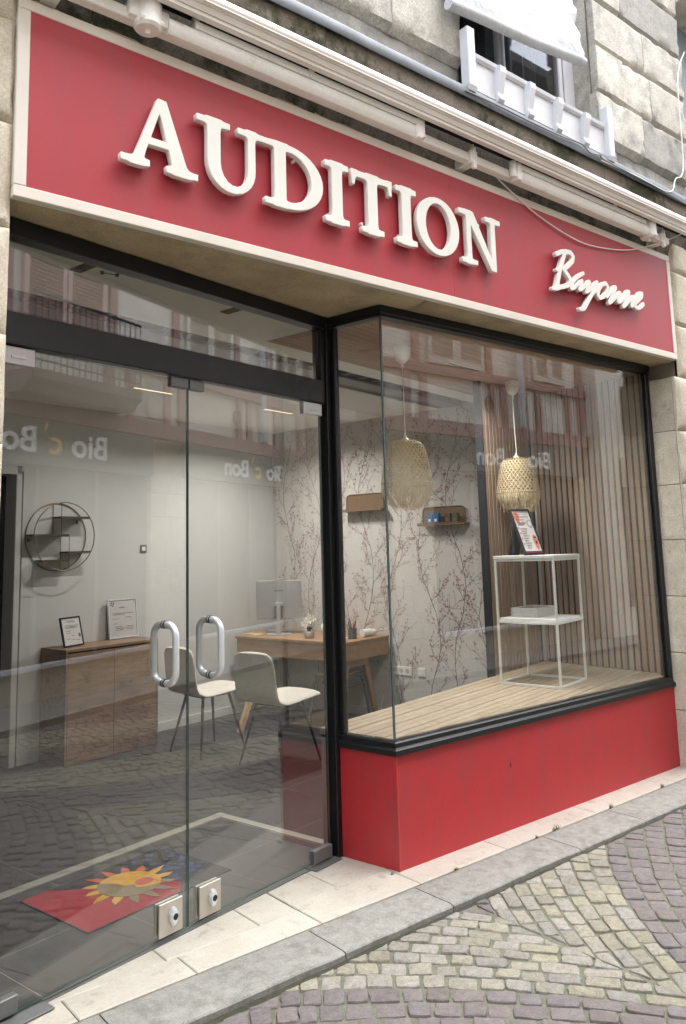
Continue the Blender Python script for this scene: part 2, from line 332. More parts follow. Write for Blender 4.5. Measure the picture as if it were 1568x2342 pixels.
# outline letters: implicit shape -> marching squares -> filled 2D curve -> extruded mesh
def contour_mesh(name, fn, x0, x1, y0, y1, h, depth, bevel=.003, mat='letter', tol=.0006):
    nx = int((x1-x0)/h)+2; ny = int((y1-y0)/h)+2
    X, Y = np.meshgrid(x0+h*np.arange(nx), y0+h*np.arange(ny), indexing='ij')
    V = fn(X, Y); seg = {}
    def ip(i, j, i2, j2):
        a, b = V[i, j], V[i2, j2]; t = a/(a-b); return (X[i, j]+t*(X[i2, j2]-X[i, j]), Y[i, j]+t*(Y[i2, j2]-Y[i, j]))
    ins = V < 0
    pts = {}
    for i, j in np.argwhere((ins[:-1, :-1].astype(int)+ins[1:, :-1]+ins[1:, 1:]+ins[:-1, 1:]) % 4 > 0):
        c = [(i, j), (i+1, j), (i+1, j+1), (i, j+1)]; s_ = [ins[q] for q in c]; ex = []
        for k in range(4):
            a, b = c[k], c[(k+1) % 4]
            if s_[k] != s_[(k+1) % 4]:
                key = tuple(sorted((a, b))); pts[key] = ip(*a, *b); ex.append((key, s_[k]))
        if len(ex) == 2: prs = [(ex[0], ex[1])]
        elif len(ex) == 4: prs = [(ex[0], ex[3]), (ex[1], ex[2])]
        else: continue
        for p, q in prs:
            if not p[1]: p, q = q, p
            seg[p[0]] = q[0]
    cu = bpy.data.curves.new(name, 'CURVE'); cu.dimensions = '2D'; cu.fill_mode = 'BOTH'; cu.extrude = depth/2-bevel; cu.bevel_depth = bevel; cu.bevel_resolution = 1
    left = dict(seg)
    while left:
        st = next(iter(left)); k = st; loop = []
        while k in left: loop.append(pts[k]); k = left.pop(k)
        if len(loop) < 8: continue
        keep = [loop[0]]
        for a in range(1, len(loop)-1):
            p, q, r = np.array(keep[-1]), np.array(loop[a]), np.array(loop[a+1]); d = r-p; L = np.hypot(*d)
            if L > .03 or abs(d[0]*(q-p)[1]-d[1]*(q-p)[0])/max(L, 1e-9) > tol: keep.append(loop[a])
        sp = cu.splines.new('POLY'); sp.points.add(len(keep)-1); sp.use_cyclic_u = True
        for a, p in enumerate(keep): sp.points[a].co = (p[0], p[1], 0, 1)
    o = bpy.data.objects.new(name, cu); COL.objects.link(o)
    dg = bpy.context.evaluated_depsgraph_get(); me = bpy.data.meshes.new_from_object(o.evaluated_get(dg)); me.name = name
    bpy.data.objects.remove(o); bpy.data.curves.remove(cu)
    me.materials.clear(); me.materials.append(M[mat])
    return me
def text_mesh(name, body, size, mat, extr=.0, offset=0, align='LEFT'):
    cu = bpy.data.curves.new(name, 'FONT'); cu.body = body; cu.size = size; cu.extrude = extr; cu.offset = offset; cu.align_x = align
    o = bpy.data.objects.new(name, cu); COL.objects.link(o)
    dg = bpy.context.evaluated_depsgraph_get(); me = bpy.data.meshes.new_from_object(o.evaluated_get(dg)); me.name = name
    bpy.data.objects.remove(o); bpy.data.curves.remove(cu); me.materials.clear(); me.materials.append(M[mat]); return me
def link(name, me, parent=None, loc=(0, 0, 0), rot=(0, 0, 0)):
    o = bpy.data.objects.new(name, me); COL.objects.link(o); o.parent = parent; o.location = loc; o.rotation_euler = rot; return o
# ================================================================== GROUND
XE, YE = 0.42, -0.168
rng = random.Random(4)
g = MB(); g.add([(-40, -60, -.0435), (60, -60, -.0435), (60, -.435, -.0435), (3, -.435, -.0435), (1.5, -.438, -.0435), (-1.5, -.466, -.0435), (-3, -.466, -.0435), (-40, -.466, -.0435)], [tuple(range(8))])
street = g.obj('street', 'joint'); street.location.z = .018; struct(street, 'cobbled street of cream and purple setts with sandy joints')
gut = MB().add([(-40, -.50, -.047), (60, -.50, -.047), (60, -.40, -.047), (-40, -.40, -.047)], [(0, 1, 2, 3)]).obj('gutter_gap', 'soil', street)
# setts: rows are arcs that meet in a chevron at SEAM
SEAM = .02
fx = [0, .1, .2, .3, .45, .6, .75, .9, 1.2, 1.6, 2.0, 2.4, 2.8, 3.2]
fy = [-1.60, -1.455, -1.315, -1.18, -1.00, -.84, -.70, -.575, -.36, -.11, .12, .34, .55, .75]
def fan(d): return float(np.interp(d, fx, fy))
def rowpt(x, k):                      # triangular wave in x beyond the first chevron
    d = abs(((x-SEAM+3.2) % 6.4)-3.2); return (x, fan(d)+.125*k)
def is_purple(k): return (k % 14) >= 7 if k < 0 else (k % 14) >= 8
def sett_mesh(poly, top, seed):
    rg = random.Random(seed); cx = sum(p[0] for p in poly)/len(poly); cy_ = sum(p[1] for p in poly)/len(poly)
    ring = []
    for i in range(len(poly)):
        p, q = poly[i], poly[(i+1) % len(poly)]; L = math.hypot(q[0]-p[0], q[1]-p[1]); k = 3 if L > .06 else (2 if L > .03 else 1)
        for a in range(k):
            t = a/k; j = .0035 if a else .0; s_ = 1-.13*(1-min(1, abs(t-.0)*4)) if a == 0 and L > .03 else 1
            x = p[0]+t*(q[0]-p[0]); y = p[1]+t*(q[1]-p[1])
            ring.append((cx+(x-cx)*(s_*.5+.5)+rg.uniform(-j, j), cy_+(y-cy_)*(s_*.5+.5)+rg.uniform(-j, j)))
    n = len(ring); vs = []; tx, ty = rg.uniform(-.05, .05), rg.uniform(-.05, .05)
    def sc_(f, d): return [(cx+(x-cx)*f-(x-cx)/max(1e-6, math.hypot(x-cx, y-cy_))*d, cy_+(y-cy_)*f-(y-cy_)/max(1e-6, math.hypot(x-cx, y-cy_))*d) for x, y in ring]
    for lv, (d, z) in enumerate(((0, -.085), (.0, top-.007), (.0028, top-.0018), (.009, top))):
        for x, y in sc_(1, d): vs.append((x-cx, y-cy_, z+(x-cx)*tx+(y-cy_)*ty+(rg.uniform(-.0014, .0014) if lv else 0)))
    vs.append((0, 0, top+rg.uniform(-.002, .003)))
    fs = []
    for l in range(3):
        for i in range(n): fs.append((l*n+i, l*n+(i+1) % n, (l+1)*n+(i+1) % n, (l+1)*n+i))
    for i in range(n): fs.append((3*n+i, 3*n+(i+1) % n, 4*n))
    return (cx, cy_), vs, fs
setts = []
def lay(xa, xb, rows, ymax, ymin, gap=.007):
    for k in rows:
        for side in (0, 1):
            x = SEAM if side == 0 else SEAM
            # walk along the row away from the seam
            while True:
                step = rng.uniform(.078, .125)*(.74 if abs(x-SEAM) < 3.2 else .74)
                x2 = x+step if side else x-step
                if (side and x > xb) or (not side and x < xa): break
                a, b = (x, x2) if side else (x2, x)
                g2 = gap*rng.uniform(.5, 1.5)
                p0, p1 = rowpt(a, k), rowpt(b, k)
                sl = (p1[1]-p0[1])/(p1[0]-p0[0]); nl = math.hypot(1, sl); nx_, ny_ = -sl/nl, 1/nl; tx_, ty_ = 1/nl, sl/nl
                wd = .125/nl
                sk = rng.uniform(-.008, .008)
                q = [(p0[0]+tx_*g2/2+nx_*g2/2, p0[1]+ty_*g2/2+ny_*g2/2), (p1[0]-tx_*g2/2+nx_*g2/2+sk*tx_*.4, p1[1]-ty_*g2/2+ny_*g2/2),
                     (p1[0]-tx_*g2/2+nx_*(wd-g2/2)+sk*tx_, p1[1]-ty_*g2/2+ny_*(wd-g2/2)+sk*ty_), (p0[0]+tx_*g2/2+nx_*(wd-g2/2)+sk*tx_, p0[1]+ty_*g2/2+ny_*(wd-g2/2)+sk*ty_)]
                q = clip(q, .0093, -1, -.4525); q = clip(q, 0, 1, -ymin) if len(q) > 2 else q
                if len(q) > 2 and abs(x-SEAM) < .4: q = clip(q, 1 if side else -1, 0, (-SEAM if side else SEAM)-.004+.012*math.sin(k*2.1))
                if len(q) > 2 and abs(area(q)) > .0012: setts.append((q, k))
                x = x2
lay(-2.6, 4.6, range(-34, 14), -.432, -3.70)
vis = []
for q, k in setts:
    cx_, cy_ = sum(p[0] for p in q)/len(q), sum(p[1] for p in q)/len(q); px, py, d = proj((cx_, cy_, -.035))
    if d > .2 and -30 < px < 1600 and -30 < py < 2375: vis.append((abs(area(q))/d**2, q, k))
vis.sort(key=lambda t: -t[0]); chosen = vis[:300]; ids = {id(q) for _, q, _ in chosen}
for i, (_, q, k) in enumerate(chosen):
    (cx_, cy_), vs, fs = sett_mesh(q, -.036+rng.uniform(-.004, .004), 100+i)
    o = MB().add(vs, fs).obj('sett', 'sett_purple' if is_purple(k) else 'sett_cream', street, True); o.location = (cx_, cy_, 0)
for pur in (0, 1):
    mb = MB()
    for i, (q, k) in enumerate(setts):
        if id(q) in ids or is_purple(k) != bool(pur): continue
        (cx_, cy_), vs, fs = sett_mesh(q, -.036+rng.uniform(-.004, .004), 9000+i)
        mb.add([(x+cx_, y+cy_, z) for x, y, z in vs], fs)
    o = mb.obj('setts', 'sett_purple' if pur else 'sett_cream', street, True); o['kind'] = 'stuff'
# kerb stones
kerb = thing('kerb', None, None, (0, 0, 0)); kerb['kind'] = 'structure'; kerb['label'] = 'worn grey granite kerb along the shopfront'
kx = [-4.2, -3.3, -2.45, -1.62, -.70, -.07, .91, 1.55, 2.35, 3.2, 4.1, 5.2]
for a, b in zip(kx, kx[1:]):
    mb = MB(); n = 26; f = lambda t: a+.003+(b-a-.006)*t
    prof = [(-.168, -.09), (-.170, -.002), (-.176, .0), (-.402, -.0015), (-.416, -.004), (-.4215, -.010), (-.424, -.09)]
    vs = []; fs = []
    for i in range(n+1):
        x = f(i/n); e = nz(x*6, 3)*.006+nz(x*25, 8)*.004
        for y, z in prof:
            yy = y+(e if y < -.39 else 0)-.004*nz(x*3, 1); zz = z+(nz(x*9, y*20)*.0022 if z > -.05 else 0); vs.append((x, yy, zz))
    m_ = len(prof)
    for i in range(n):
        for j in range(m_-1): fs.append((i*m_+j, (i+1)*m_+j, (i+1)*m_+j+1, i*m_+j+1))
    fs += [tuple(range(m_)), tuple(range(n*m_, n*m_+m_))[::-1]]
    mb.add(vs, fs).obj('kerb_stone', 'kerb', kerb, True)
# marble threshold
pave = thing('threshold_pavement', None, None); pave['kind'] = 'structure'; pave['label'] = 'cream marble slabs between shopfront and kerb'
def slab(poly, z=.003):
    if area(poly) < 0: poly = poly[::-1]
    cx_, cy_ = np.mean([p[0] for p in poly]), np.mean([p[1] for p in poly])
    n = len(poly); ins = [(x-(x-cx_)*.004/max(.01, abs(x-cx_)), y-(y-cy_)*.003/max(.01, abs(y-cy_))) for x, y in poly]
    MB().add([(x, y, -.04) for x, y in poly]+[(x, y, z-.003) for x, y in poly]+[(x, y, z) for x, y in ins],
             [(i, (i+1) % n, n+(i+1) % n, n+i) for i in range(n)]+[(n+i, n+(i+1) % n, 2*n+(i+1) % n, 2*n+i) for i in range(n)]+[tuple(range(2*n, 3*n))]).obj('slab', 'marble', pave)
dl = lambda x: S0[1]+(x-S0[0])*math.tan(DL)-.012      # door line
mx_ = [-2.0, -1.69, -1.225, -.62, -.02]
for i, (a, b) in enumerate(zip(mx_, mx_[1:])):
    ym = -.001 if i < 3 else .078
    slab([(a+.002, -.165), (b-.002, -.165), (b-.002, min(ym, dl(b))), (a+.002, min(ym, dl(a)))] if i < 3 else [(a+.002, -.165), (b-.002, -.165), (b-.002, ym), (a+.002, ym)])
for lo_, cuts in ((.002, [-1.80, -1.27, -.83, -.622]), (.082, [-.618, -.34, .0])):
    for a, b in zip(cuts, cuts[1:]): slab([(a+.002, lo_), (b-.002, lo_), (b-.002, dl(b)), (a+.002, dl(a))])
for a, b in zip([-.02, .62, 1.45, 2.25, 3.2], [.62, 1.45, 2.25, 3.2, 4.4]): slab([(a+.002, -.165), (b-.002, -.165), (b-.002, .02 if a > 0 else .078), (a+.002, .02 if a > 0 else .078)])
box('bedding', 'mortar', (-4.2, 5, -.17, .6, -.08, -.010), pave)
for px_, py_, s_ in ((740, 400, .5), (970, 415, 1.0), (1240, 330, .8), (1450, 240, .9), (580, 595, .5)):     # weeds in the joint
    P = onZ(((1050+px_*.7666)/1.43622, (2400+py_*.7666)/1.43622), 0); mb = MB(); rg = random.Random(px_)
    for i in range(26):
        a = rg.uniform(0, 2*PI); L = rg.uniform(.01, .035)*s_; b = rg.uniform(.2, .9); ox, oy = rg.uniform(-.022, .022)*s_, rg.uniform(-.005, .005)
        dx, dy = math.cos(a)*L*b, math.sin(a)*L*b; wx, wy = -math.sin(a)*.0018, math.cos(a)*.0018
        mb.add([(ox-wx, oy-wy, 0), (ox+wx, oy+wy, 0), (ox+dx*.6+wx, oy+dy*.6+wy, L*.7), (ox+dx, oy+dy, L)], [(0, 1, 2, 3)])
    o = mb.obj('weed_tuft', 'weed'); o.location = (P[0], -.169, .0); tag(o, 'tiny green weed tuft rooted in the joint between marble and kerb', 'weed', 'weeds along the kerb joint')
P = onZ((1288/1.43622, 2875/1.43622), .003)
o = MB().add([(0, 0, 0), (.018, .004, 0), (.014, .02, 0), (-.004, .012, 0), (.002, .006, .016), (.012, .01, .012)], [(0, 1, 5, 4), (1, 2, 5), (2, 3, 4, 5), (3, 0, 4), (0, 3, 2, 1)]).obj('stone_chip', 'zinc'); o.location = (P[0], P[1], .003)
tag(o, 'small grey stone chip lying by the red plinth corner', 'stone')

# ================================================================== STONE BUILDING
bld = thing('stone_building', 'old limestone townhouse with rusticated blocks above the red shop sign', 'building')
def rough_block(x0, x1, z0, z1, yb, yf, seed, mat='limestone_old', ch=(.035, .012, .008, .008), chip=.010, cell=.045, name='stone_block'):
    """front relief of one block; ch = chamfer bottom, top, left, right"""
    nx = max(4, int((x1-x0)/cell)); nzz = max(4, int((z1-z0)/cell)); vs = []; fs = []
    xs = [0, .004, .02]+list(np.linspace(.035, x1-x0-.035, nx))+[x1-x0-.02, x1-x0-.004, x1-x0]; zs = [0, .006, .022]+list(np.linspace(.042, z1-z0-.03, nzz))+[z1-z0-.015, z1-z0-.004, z1-z0]
    for i, x in enumerate(xs):
        for j, z in enumerate(zs):
            gx, gz = x0+x, z0+z; W_, H_ = x1-x0, z1-z0
            n1 = nz(gx*7+seed, gz*7, seed*1.7); n2 = nz(gx*22, gz*22+seed, seed); n3 = nz(gx*2.5+seed*3, gz*2.5)
            rec = 0
            cb, ct, cl, cr = [c*(1+.4*nz(gx*5+seed*9, gz*5, k)) for k, c in enumerate(ch)]
            if z < cb: rec = max(rec, (cb-z))
            if H_-z < ct: rec = max(rec, (ct-(H_-z)))
            if x < cl: rec = max(rec, (cl-x))
            if W_-x < cr: rec = max(rec, (cr-(W_-x)))
            pit = max(0, nz(gx*15+seed*5, gz*15, 9.1)-.42)*.06
            edge = min(z, H_-z, x, W_-x); chipd = max(0, n1-.12)*chip*4*max(0, 1-edge/.05)
            y = yf+rec+chipd+pit-.0028*n2-.003*n3
            vs.append((gx, min(y, yb-.002), gz))
    nxx, nzz = len(xs), len(zs)
    for i in range(nxx-1):
        for j in range(nzz-1): fs.append((i*nzz+j, (i+1)*nzz+j, (i+1)*nzz+j+1, i*nzz+j+1))
    k0 = len(vs); per = [i*nzz for i in range(nxx)]+[(nxx-1)*nzz+j for j in range(1, nzz)]+[i*nzz+nzz-1 for i in range(nxx-2, -1, -1)]+[j for j in range(nzz-2, 0, -1)]
    for p in per: vs.append((vs[p][0], yb, vs[p][2]))
    n = len(per)
    for a in range(n): fs.append((per[a], k0+a, k0+(a+1) % n, per[(a+1) % n]))
    return MB().add(vs, fs).obj(name, mat, bld, True)
YW = -.20
# core walls
box('wall_core', 'mortar', (-3.6, -2.045, -.195, .9, -.08, 6.1), bld)
box('wall_core', 'mortar', (2.80, 3.20, -.195, 1.3, -.08, 3.70), bld)
box('wall_core', 'mortar', (-2.045, .505, -.195, .4, 3.76, 6.1), bld)
box('wall_core', 'mortar', (1.935, 3.19, -.195, .4, 3.76, 6.1), bld)
box('wall_core', 'mortar', (.505, 1.935, -.195, .4, 3.76, 4.19), bld)
# left pilaster blocks (smooth cut, soft arrises)
zc = [-.02, .39, .79, 1.19, 1.595, 1.995, 2.39, 2.79, 3.195, 3.61, 4.0]
for i, (a, b) in enumerate(zip(zc, zc[1:])):
    rough_block(-3.55, -2.018, a+.001, b-.001, -.18, -.232, i, 'limestone', (.022, .022, .0, .022), .004, .06)
# right pilaster: reveal faces the shop window, front face has grooves
zr = [-.02, .39, .79, 1.19, 1.595, 1.995, 2.39, 2.79, 3.195, 3.61, 4.0]
for i, (a, b) in enumerate(zip(zr, zr[1:])):
    o = rough_block(2.80 if b > 2.9 else 2.735, 3.2, a+.001, b-.001, -.18, -.226, 30+i, 'limestone', (.028, .022, .028, .012), .005, .05)
    if b < 2.95:
        mb = MB(); c_ = .006; n = 8
        for kk in range(1): pass
        vs = []; fs = []; ys = np.linspace(-.176, .0, 9); zs = [a+.002, a+c_]+list(np.linspace(a+.03, b-.03, 8))+[b-c_, b-.002]
        for y in ys:
            for j, z in enumerate(zs):
                vs.append((2.738+(.003 if j in (0, len(zs)-1) else 0)+.004*nz(y*9, z*9, 3)+.002*nz(y*30, z*30, 5), y, z))
        nn = len(zs)
        for p in range(8):
            for q in range(nn-1): fs.append((p*nn+q, p*nn+q+1, (p+1)*nn+q+1, (p+1)*nn+q))
        mb.add(vs, fs).obj('reveal_block', 'limestone', bld, True)
# lintel stones with the rough soffit
def soffit_block(x0, x1, seed):
    nx, ny = int((x1-x0)/.05)+2, 16; vs = []; fs = []
    xs = np.linspace(x0+.002, x1-.002, nx); ys = np.linspace(-.198, .62, ny)
    for x in xs:
        vs.append((x, -.2, 3.74))
        for j, y in enumerate(ys):
            z = 2.909+.004*nz(x*5, y*5, seed)+.002*nz(x*20, y*20)
            if j == 0: z += .010+max(0, nz(x*4+seed, 2))*.06+max(0, nz(x*13+seed, 5)-.2)*.04
            if j == 1: z += max(0, nz(x*4+seed, 2)-.15)*.03
            vs.append((x, y-(.003*nz(x*14, 7) if j == 0 else 0), z))
    n = ny+1
    for i in range(nx-1):
        for j in range(n-1): fs.append((i*n+j, i*n+j+1, (i+1)*n+j+1, (i+1)*n+j))
    MB().add(vs, fs).obj('lintel_stone', 'lintel', bld, True)
for i, (a, b) in enumerate(zip([-2.05, -.62, .18, 1.35], [-.62, .18, 1.35, 2.80])): soffit_block(a, b, i*7.3)
box('lintel_core', 'lintel', (-2.045, 2.80, -.185, .6, 2.94, 3.75), bld)
# cornice band with lead flashing
for i, (a, b) in enumerate(zip([-3.3, -1.72, -.58, .62, 1.84, 2.62], [-1.72, -.58, .62, 1.84, 2.62, 3.25])):
    prof = [(-.196, 3.70), (-.205, 3.76), (-.25, 3.90), (-.285, 4.00), (-.298, 4.04), (-.300, 4.13), (-.292, 4.15), (-.19, 4.185)]
    n = max(4, int((b-a)/.05)); vs = []; fs = []; mm = len(prof)
    for q in range(n+1):
        x = a+.002+(b-a-.004)*q/n
        for j, (y, z) in enumerate(prof): vs.append((x, y+.006*nz(x*6, z*8, i)+.003*nz(x*25, z*25), z+.004*nz(x*6, y*20, 4)))
    for q in range(n):
        for j in range(mm-1): fs.append((q*mm+j, (q+1)*mm+j, (q+1)*mm+j+1, q*mm+j+1))
    fs += [tuple(range(mm)), tuple(range(n*mm, n*mm+mm))[::-1]]
    MB().add(vs, fs).obj('cornice_stone', 'cornice', bld, True)
prof = [(-.322, 4.124), (-.328, 4.136), (-.328, 4.174), (-.320, 4.190), (-.300, 4.198), (-.19, 4.214), (-.19, 4.206), (-.29, 4.186), (-.312, 4.16), (-.316, 4.128)]
vs = []; fs = []; mm = len(prof); n = 130
for q in range(n+1):
    x = -3.3+6.56*q/n
    for y, z in prof: vs.append((x, y+.004*nz(x*3, 1), z+.003*nz(x*2.3, 5)))
for q in range(n):
    for j in range(mm): fs.append((q*mm+j, (q+1)*mm+j, (q+1)*mm+(j+1) % mm, q*mm+(j+1) % mm))
MB().add(vs, fs).obj('lead_flashing', 'lead', bld, True)
# upper wall blocks
cz = [4.19, 4.375, 4.735, 5.10, 5.46, 5.83, 6.1]
left_j = [[-3.6, -2.3, -1.1, .50], [-3.6, -1.9, -1.0, -.06, .497], [-3.6, -1.6, -.75, .15, .50], [-3.6, -2, -.9, -.1, .49], [-3.6, -1.5, -.5, .50], [-3.6, -1, .5]]
right_j = [[1.925, 2.19, 2.70, 3.2], [1.91, 2.50, 3.18], [1.935, 2.28, 2.66, 3.2], [1.94, 2.60, 3.21], [1.935, 2.3, 3.2], [1.935, 2.6, 3.2]]
sd = 60
for r_i, (a, b) in enumerate(zip(cz, cz[1:])):
    for js in (left_j[r_i], right_j[r_i]):
        for x0, x1 in zip(js, js[1:]):
            sd += 1; flat = r_i == 0
            rough_block(x0+.001, x1-.001, a+.001, b-.001, -.185, -.205-.002*(sd % 3) if flat else -.245-.004*(sd % 3), sd, 'cement' if flat or sd % 9 == 0 else 'limestone_old', (.004, .004, .006, .006) if flat else (.045, .006, .004, .004), .006 if flat else .010)
# plastered reveals of the upper window, sill and room behind
for x, s_ in ((.505, 1), (1.935, -1)):
    vs = []; fs = []; ys = np.linspace(-.19, .02, 8); zs = np.linspace(4.19, 5.9, 40)
    for y in ys:
        for z in zs: vs.append((x+s_*(.008+.012*nz(y*6, z*4, x)+.004*nz(y*25, z*25)), y, z))
    for p in range(7):
        for q in range(39): fs.append((p*40+q, p*40+q+1, (p+1)*40+q+1, (p+1)*40+q))
    MB().add(vs, fs).obj('reveal_plaster', 'limestone_old', bld, True)
box('window_sill', 'limestone_old', (.51, 1.93, -.19, .02, 4.19, 4.30), bld)
win = thing('window', None, None); win.parent = bld
fr = MB()
for x0, x1 in ((.52, .57), (1.075, 1.145), (1.735, 1.785), (1.80, 1.925)): fr.rbox(x0, x1, -.065, -.02, 4.30, 5.85, .006, 1)
fr.rbox(.52, 1.925, -.062, -.022, 4.30, 4.36, .006, 1); fr.rbox(1.098, 1.122, -.08, -.062, 4.30, 5.85, .004, 1)
fr.obj('frame', 'white_paint', win)
for x0, x1 in ((.57, 1.075), (1.145, 1.735)): box('pane', 'pane_glass', (x0, x1, -.042, -.036, 4.36, 5.85), win)
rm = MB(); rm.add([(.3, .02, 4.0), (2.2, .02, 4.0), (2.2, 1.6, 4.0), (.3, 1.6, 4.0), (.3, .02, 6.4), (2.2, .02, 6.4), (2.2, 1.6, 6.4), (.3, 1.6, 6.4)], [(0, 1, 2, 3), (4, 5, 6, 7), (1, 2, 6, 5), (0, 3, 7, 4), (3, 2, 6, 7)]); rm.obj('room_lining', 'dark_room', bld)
rc = MB(); vs = []; fs = []
for i in range(30):
    x = 1.15+.8*i/29
    vs += [(x, .10+.03*math.sin(i*1.3), 4.25), (x, .10+.03*math.sin(i*1.3), 6.0)]
for i in range(29): fs.append((2*i, 2*i+2, 2*i+3, 2*i+1))
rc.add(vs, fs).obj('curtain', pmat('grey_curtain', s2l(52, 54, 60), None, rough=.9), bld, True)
# white bracketed guard board below the window
gb = thing('window_guard', 'white painted wooden guard board with scroll brackets under the upper window', 'guard board', (1.17, -.29, 4.20))
def L_(x): return x-1.17
mb = MB(); mb.rbox(L_(.50), L_(1.89), -.012, .012, .012, .215, .003, 1); mb.obj('board', 'white_paint', gb)
mb = MB(); mb.prism([(-.020, .195), (-.030, .21), (-.034, .232), (-.016, .24), (.014, .238), (.014, .195)], L_(.50), L_(1.89), 'x'); mb.obj('top_rail', 'white_paint', gb)
for x in (.470, 1.895):
    mb = MB(); mb.rbox(L_(x)-.032, L_(x)+.032, -.055, .012, -.005, .365, .006, 1); mb.prism([(-.055, -.005), (.012, -.005), (0, -.03), (-.045, -.03)], L_(x)-.03, L_(x)+.03, 'x'); mb.obj('post', 'white_paint', gb)
for x in (.735, 1.02, 1.31, 1.61):
    mb = MB(); prof = [(.0, .205), (-.035, .222), (-.052, .214), (-.052, .18), (-.036, .11), (-.022, .055), (-.022, .036), (-.034, .026), (-.034, .012), (-.015, -.008), (.0, -.008)]
    mb.prism([(p[0]-.012, p[1]) for p in prof], L_(x)-.026, L_(x)+.026, 'x'); mb.obj('bracket', 'white_paint', gb)
# white canvas blind hanging out over that window
bl = MB(); nu, nv = 30, 22; vs = []; fs = []
A_, B_ = np.array([.30, -.33, 4.66]), np.array([1.615, -.345, 4.80]); T0, T1 = np.array([.35, -.16, 5.75]), np.array([1.60, -.18, 5.85])
for i in range(nu+1):
    s_ = i/nu
    for j in range(nv+1):
        t = j/nv; P = (A_*(1-s_)+B_*s_)*(1-t)+(T0*(1-s_)+T1*s_)*t
        fold = .018*math.sin(s_*9+t*7)*min(1, t*4)+.02*nz(s_*5, t*6, 2)+ (.012*math.sin(t*40)*max(0, (s_-.82)/.18) if t > .03 else 0)
        P = P+np.array([.004*math.sin(t*26)*s_, -.05*math.sin(t*PI)-fold, 0]); vs.append(tuple(P))
for i in range(nu):
    for j in range(nv): a = i*(nv+1)+j; fs.append((a, a+nv+1, a+nv+2, a+1))
blind = thing('canvas_blind', 'white canvas blind sagging out over the upper window', 'blind', tuple((A_+B_)/2))
off = -(A_+B_)/2
MB().add([tuple(np.array(v)+off) for v in vs], fs).obj('canvas', 'cloth', blind, True)
mb = MB(); mb.tube([tuple(A_*(1-t)+B_*t+off+np.array([0, -.004*math.sin(t*8), -.016-.006*math.sin(t*3.1)])) for t in np.linspace(0, 1, 24)], [.034]*23+[.026], 12); mb.obj('hem_roll', 'cloth', blind, True)
# ================================================================== SIGN
sign = thing('shop_sign', 'long red fascia sign with cream border and raised white lettering', 'sign', (.36, -.2, 2.905))
def sg(x): return x-.36
def szz(z): return z-2.905
SX0, SX1, SZ0, SZ1 = -2.018, 2.735, 2.905, 3.702
for a, b in ((SX0+.045, .338), (.3395, SX1-.045)): box('panel', 'red', (sg(a), sg(b), -.040, -.004, szz(SZ0)+.045, szz(SZ1)-.045), sign)
mb = MB(); W0, W1, H1 = sg(SX0), sg(SX1), SZ1-SZ0
for b in ((W0, W1, 0, .0455), (W0, W1, H1-.0455, H1), (W0, W0+.0455, .0460, H1-.0460), (W1-.0455, W1, .0460, H1-.0460)): mb.rbox(b[0], b[1], -.043, -.002, b[2], b[3], .003, 1)
mb.obj('border', 'cream', sign)
HC = .307
def cp(X, Y, pts):
    if area(pts) < 0: pts = pts[::-1]
    d = np.full(X.shape, -1e9)
    for i in range(len(pts)):
        (ax, ay), (bx_, by) = pts[i], pts[(i+1) % len(pts)]; L = math.hypot(bx_-ax, by-ay)
        d = np.maximum(d, ((X-ax)*(by-ay)-(Y-ay)*(bx_-ax))/L)
    return d
def bxs(X, Y, x0, x1, y0, y1): return np.maximum(np.maximum(x0-X, X-x1), np.maximum(y0-Y, Y-y1))
def smin(a, b, k=.022): h = np.clip(.5+.5*(b-a)/k, 0, 1); return b*(1-h)+a*h-k*h*(1-h)
def ell(X, Y, cx_, cy_, rx, ry):
    q = np.sqrt(((X-cx_)/rx)**2+((Y-cy_)/ry)**2); return (q-1)*min(rx, ry)
SF = .026; ST = .062; TH = .036
def lA(X, Y):
    ap = .172
    l = cp(X, Y, [(.045, 0), (.083, 0), (ap+.012, HC), (ap-.014, HC)]); r = cp(X, Y, [(.235, 0), (.304, 0), (ap+.022, HC), (ap-.016, HC*.94)])
    a = np.minimum(l, r); a = np.minimum(a, bxs(X, Y, .095, .245, .098, .126)); a = np.maximum(a, Y-HC)
    return smin(smin(a, bxs(X, Y, 0, .122, 0, SF)), bxs(X, Y, .200, .343, 0, SF))
def lU(X, Y):
    s_ = np.minimum(bxs(X, Y, .052, .114, .11, HC), bxs(X, Y, .258, .294, .11, HC))
    b = np.maximum(np.maximum(ell(X, Y, .173, .118, .121, .126), -ell(X, Y, .186, .118, .072, .094)), Y-.118)
    a = np.minimum(s_, b)
    return smin(smin(a, bxs(X, Y, 0, .163, HC-SF, HC)), bxs(X, Y, .205, .346, HC-SF, HC))
def lD(X, Y):
    st = bxs(X, Y, .052, .114, 0, HC)
    o = np.maximum(ell(X, Y, .13, HC/2, .20, HC/2), .09-X); i = np.maximum(ell(X, Y, .128, HC/2, .136, HC/2-.029), .108-X)
    bo = np.maximum(o, -i); bar = np.minimum(bxs(X, Y, .09, .15, HC-.028, HC), bxs(X, Y, .09, .15, 0, .028))
    return smin(smin(np.minimum(np.minimum(st, bo), bar), bxs(X, Y, 0, .12, HC-SF, HC), .016), bxs(X, Y, 0, .12, 0, SF), .016)
def lI(X, Y): return smin(smin(bxs(X, Y, .041, .103, 0, HC), bxs(X, Y, 0, .144, 0, SF)), bxs(X, Y, 0, .144, HC-SF, HC))
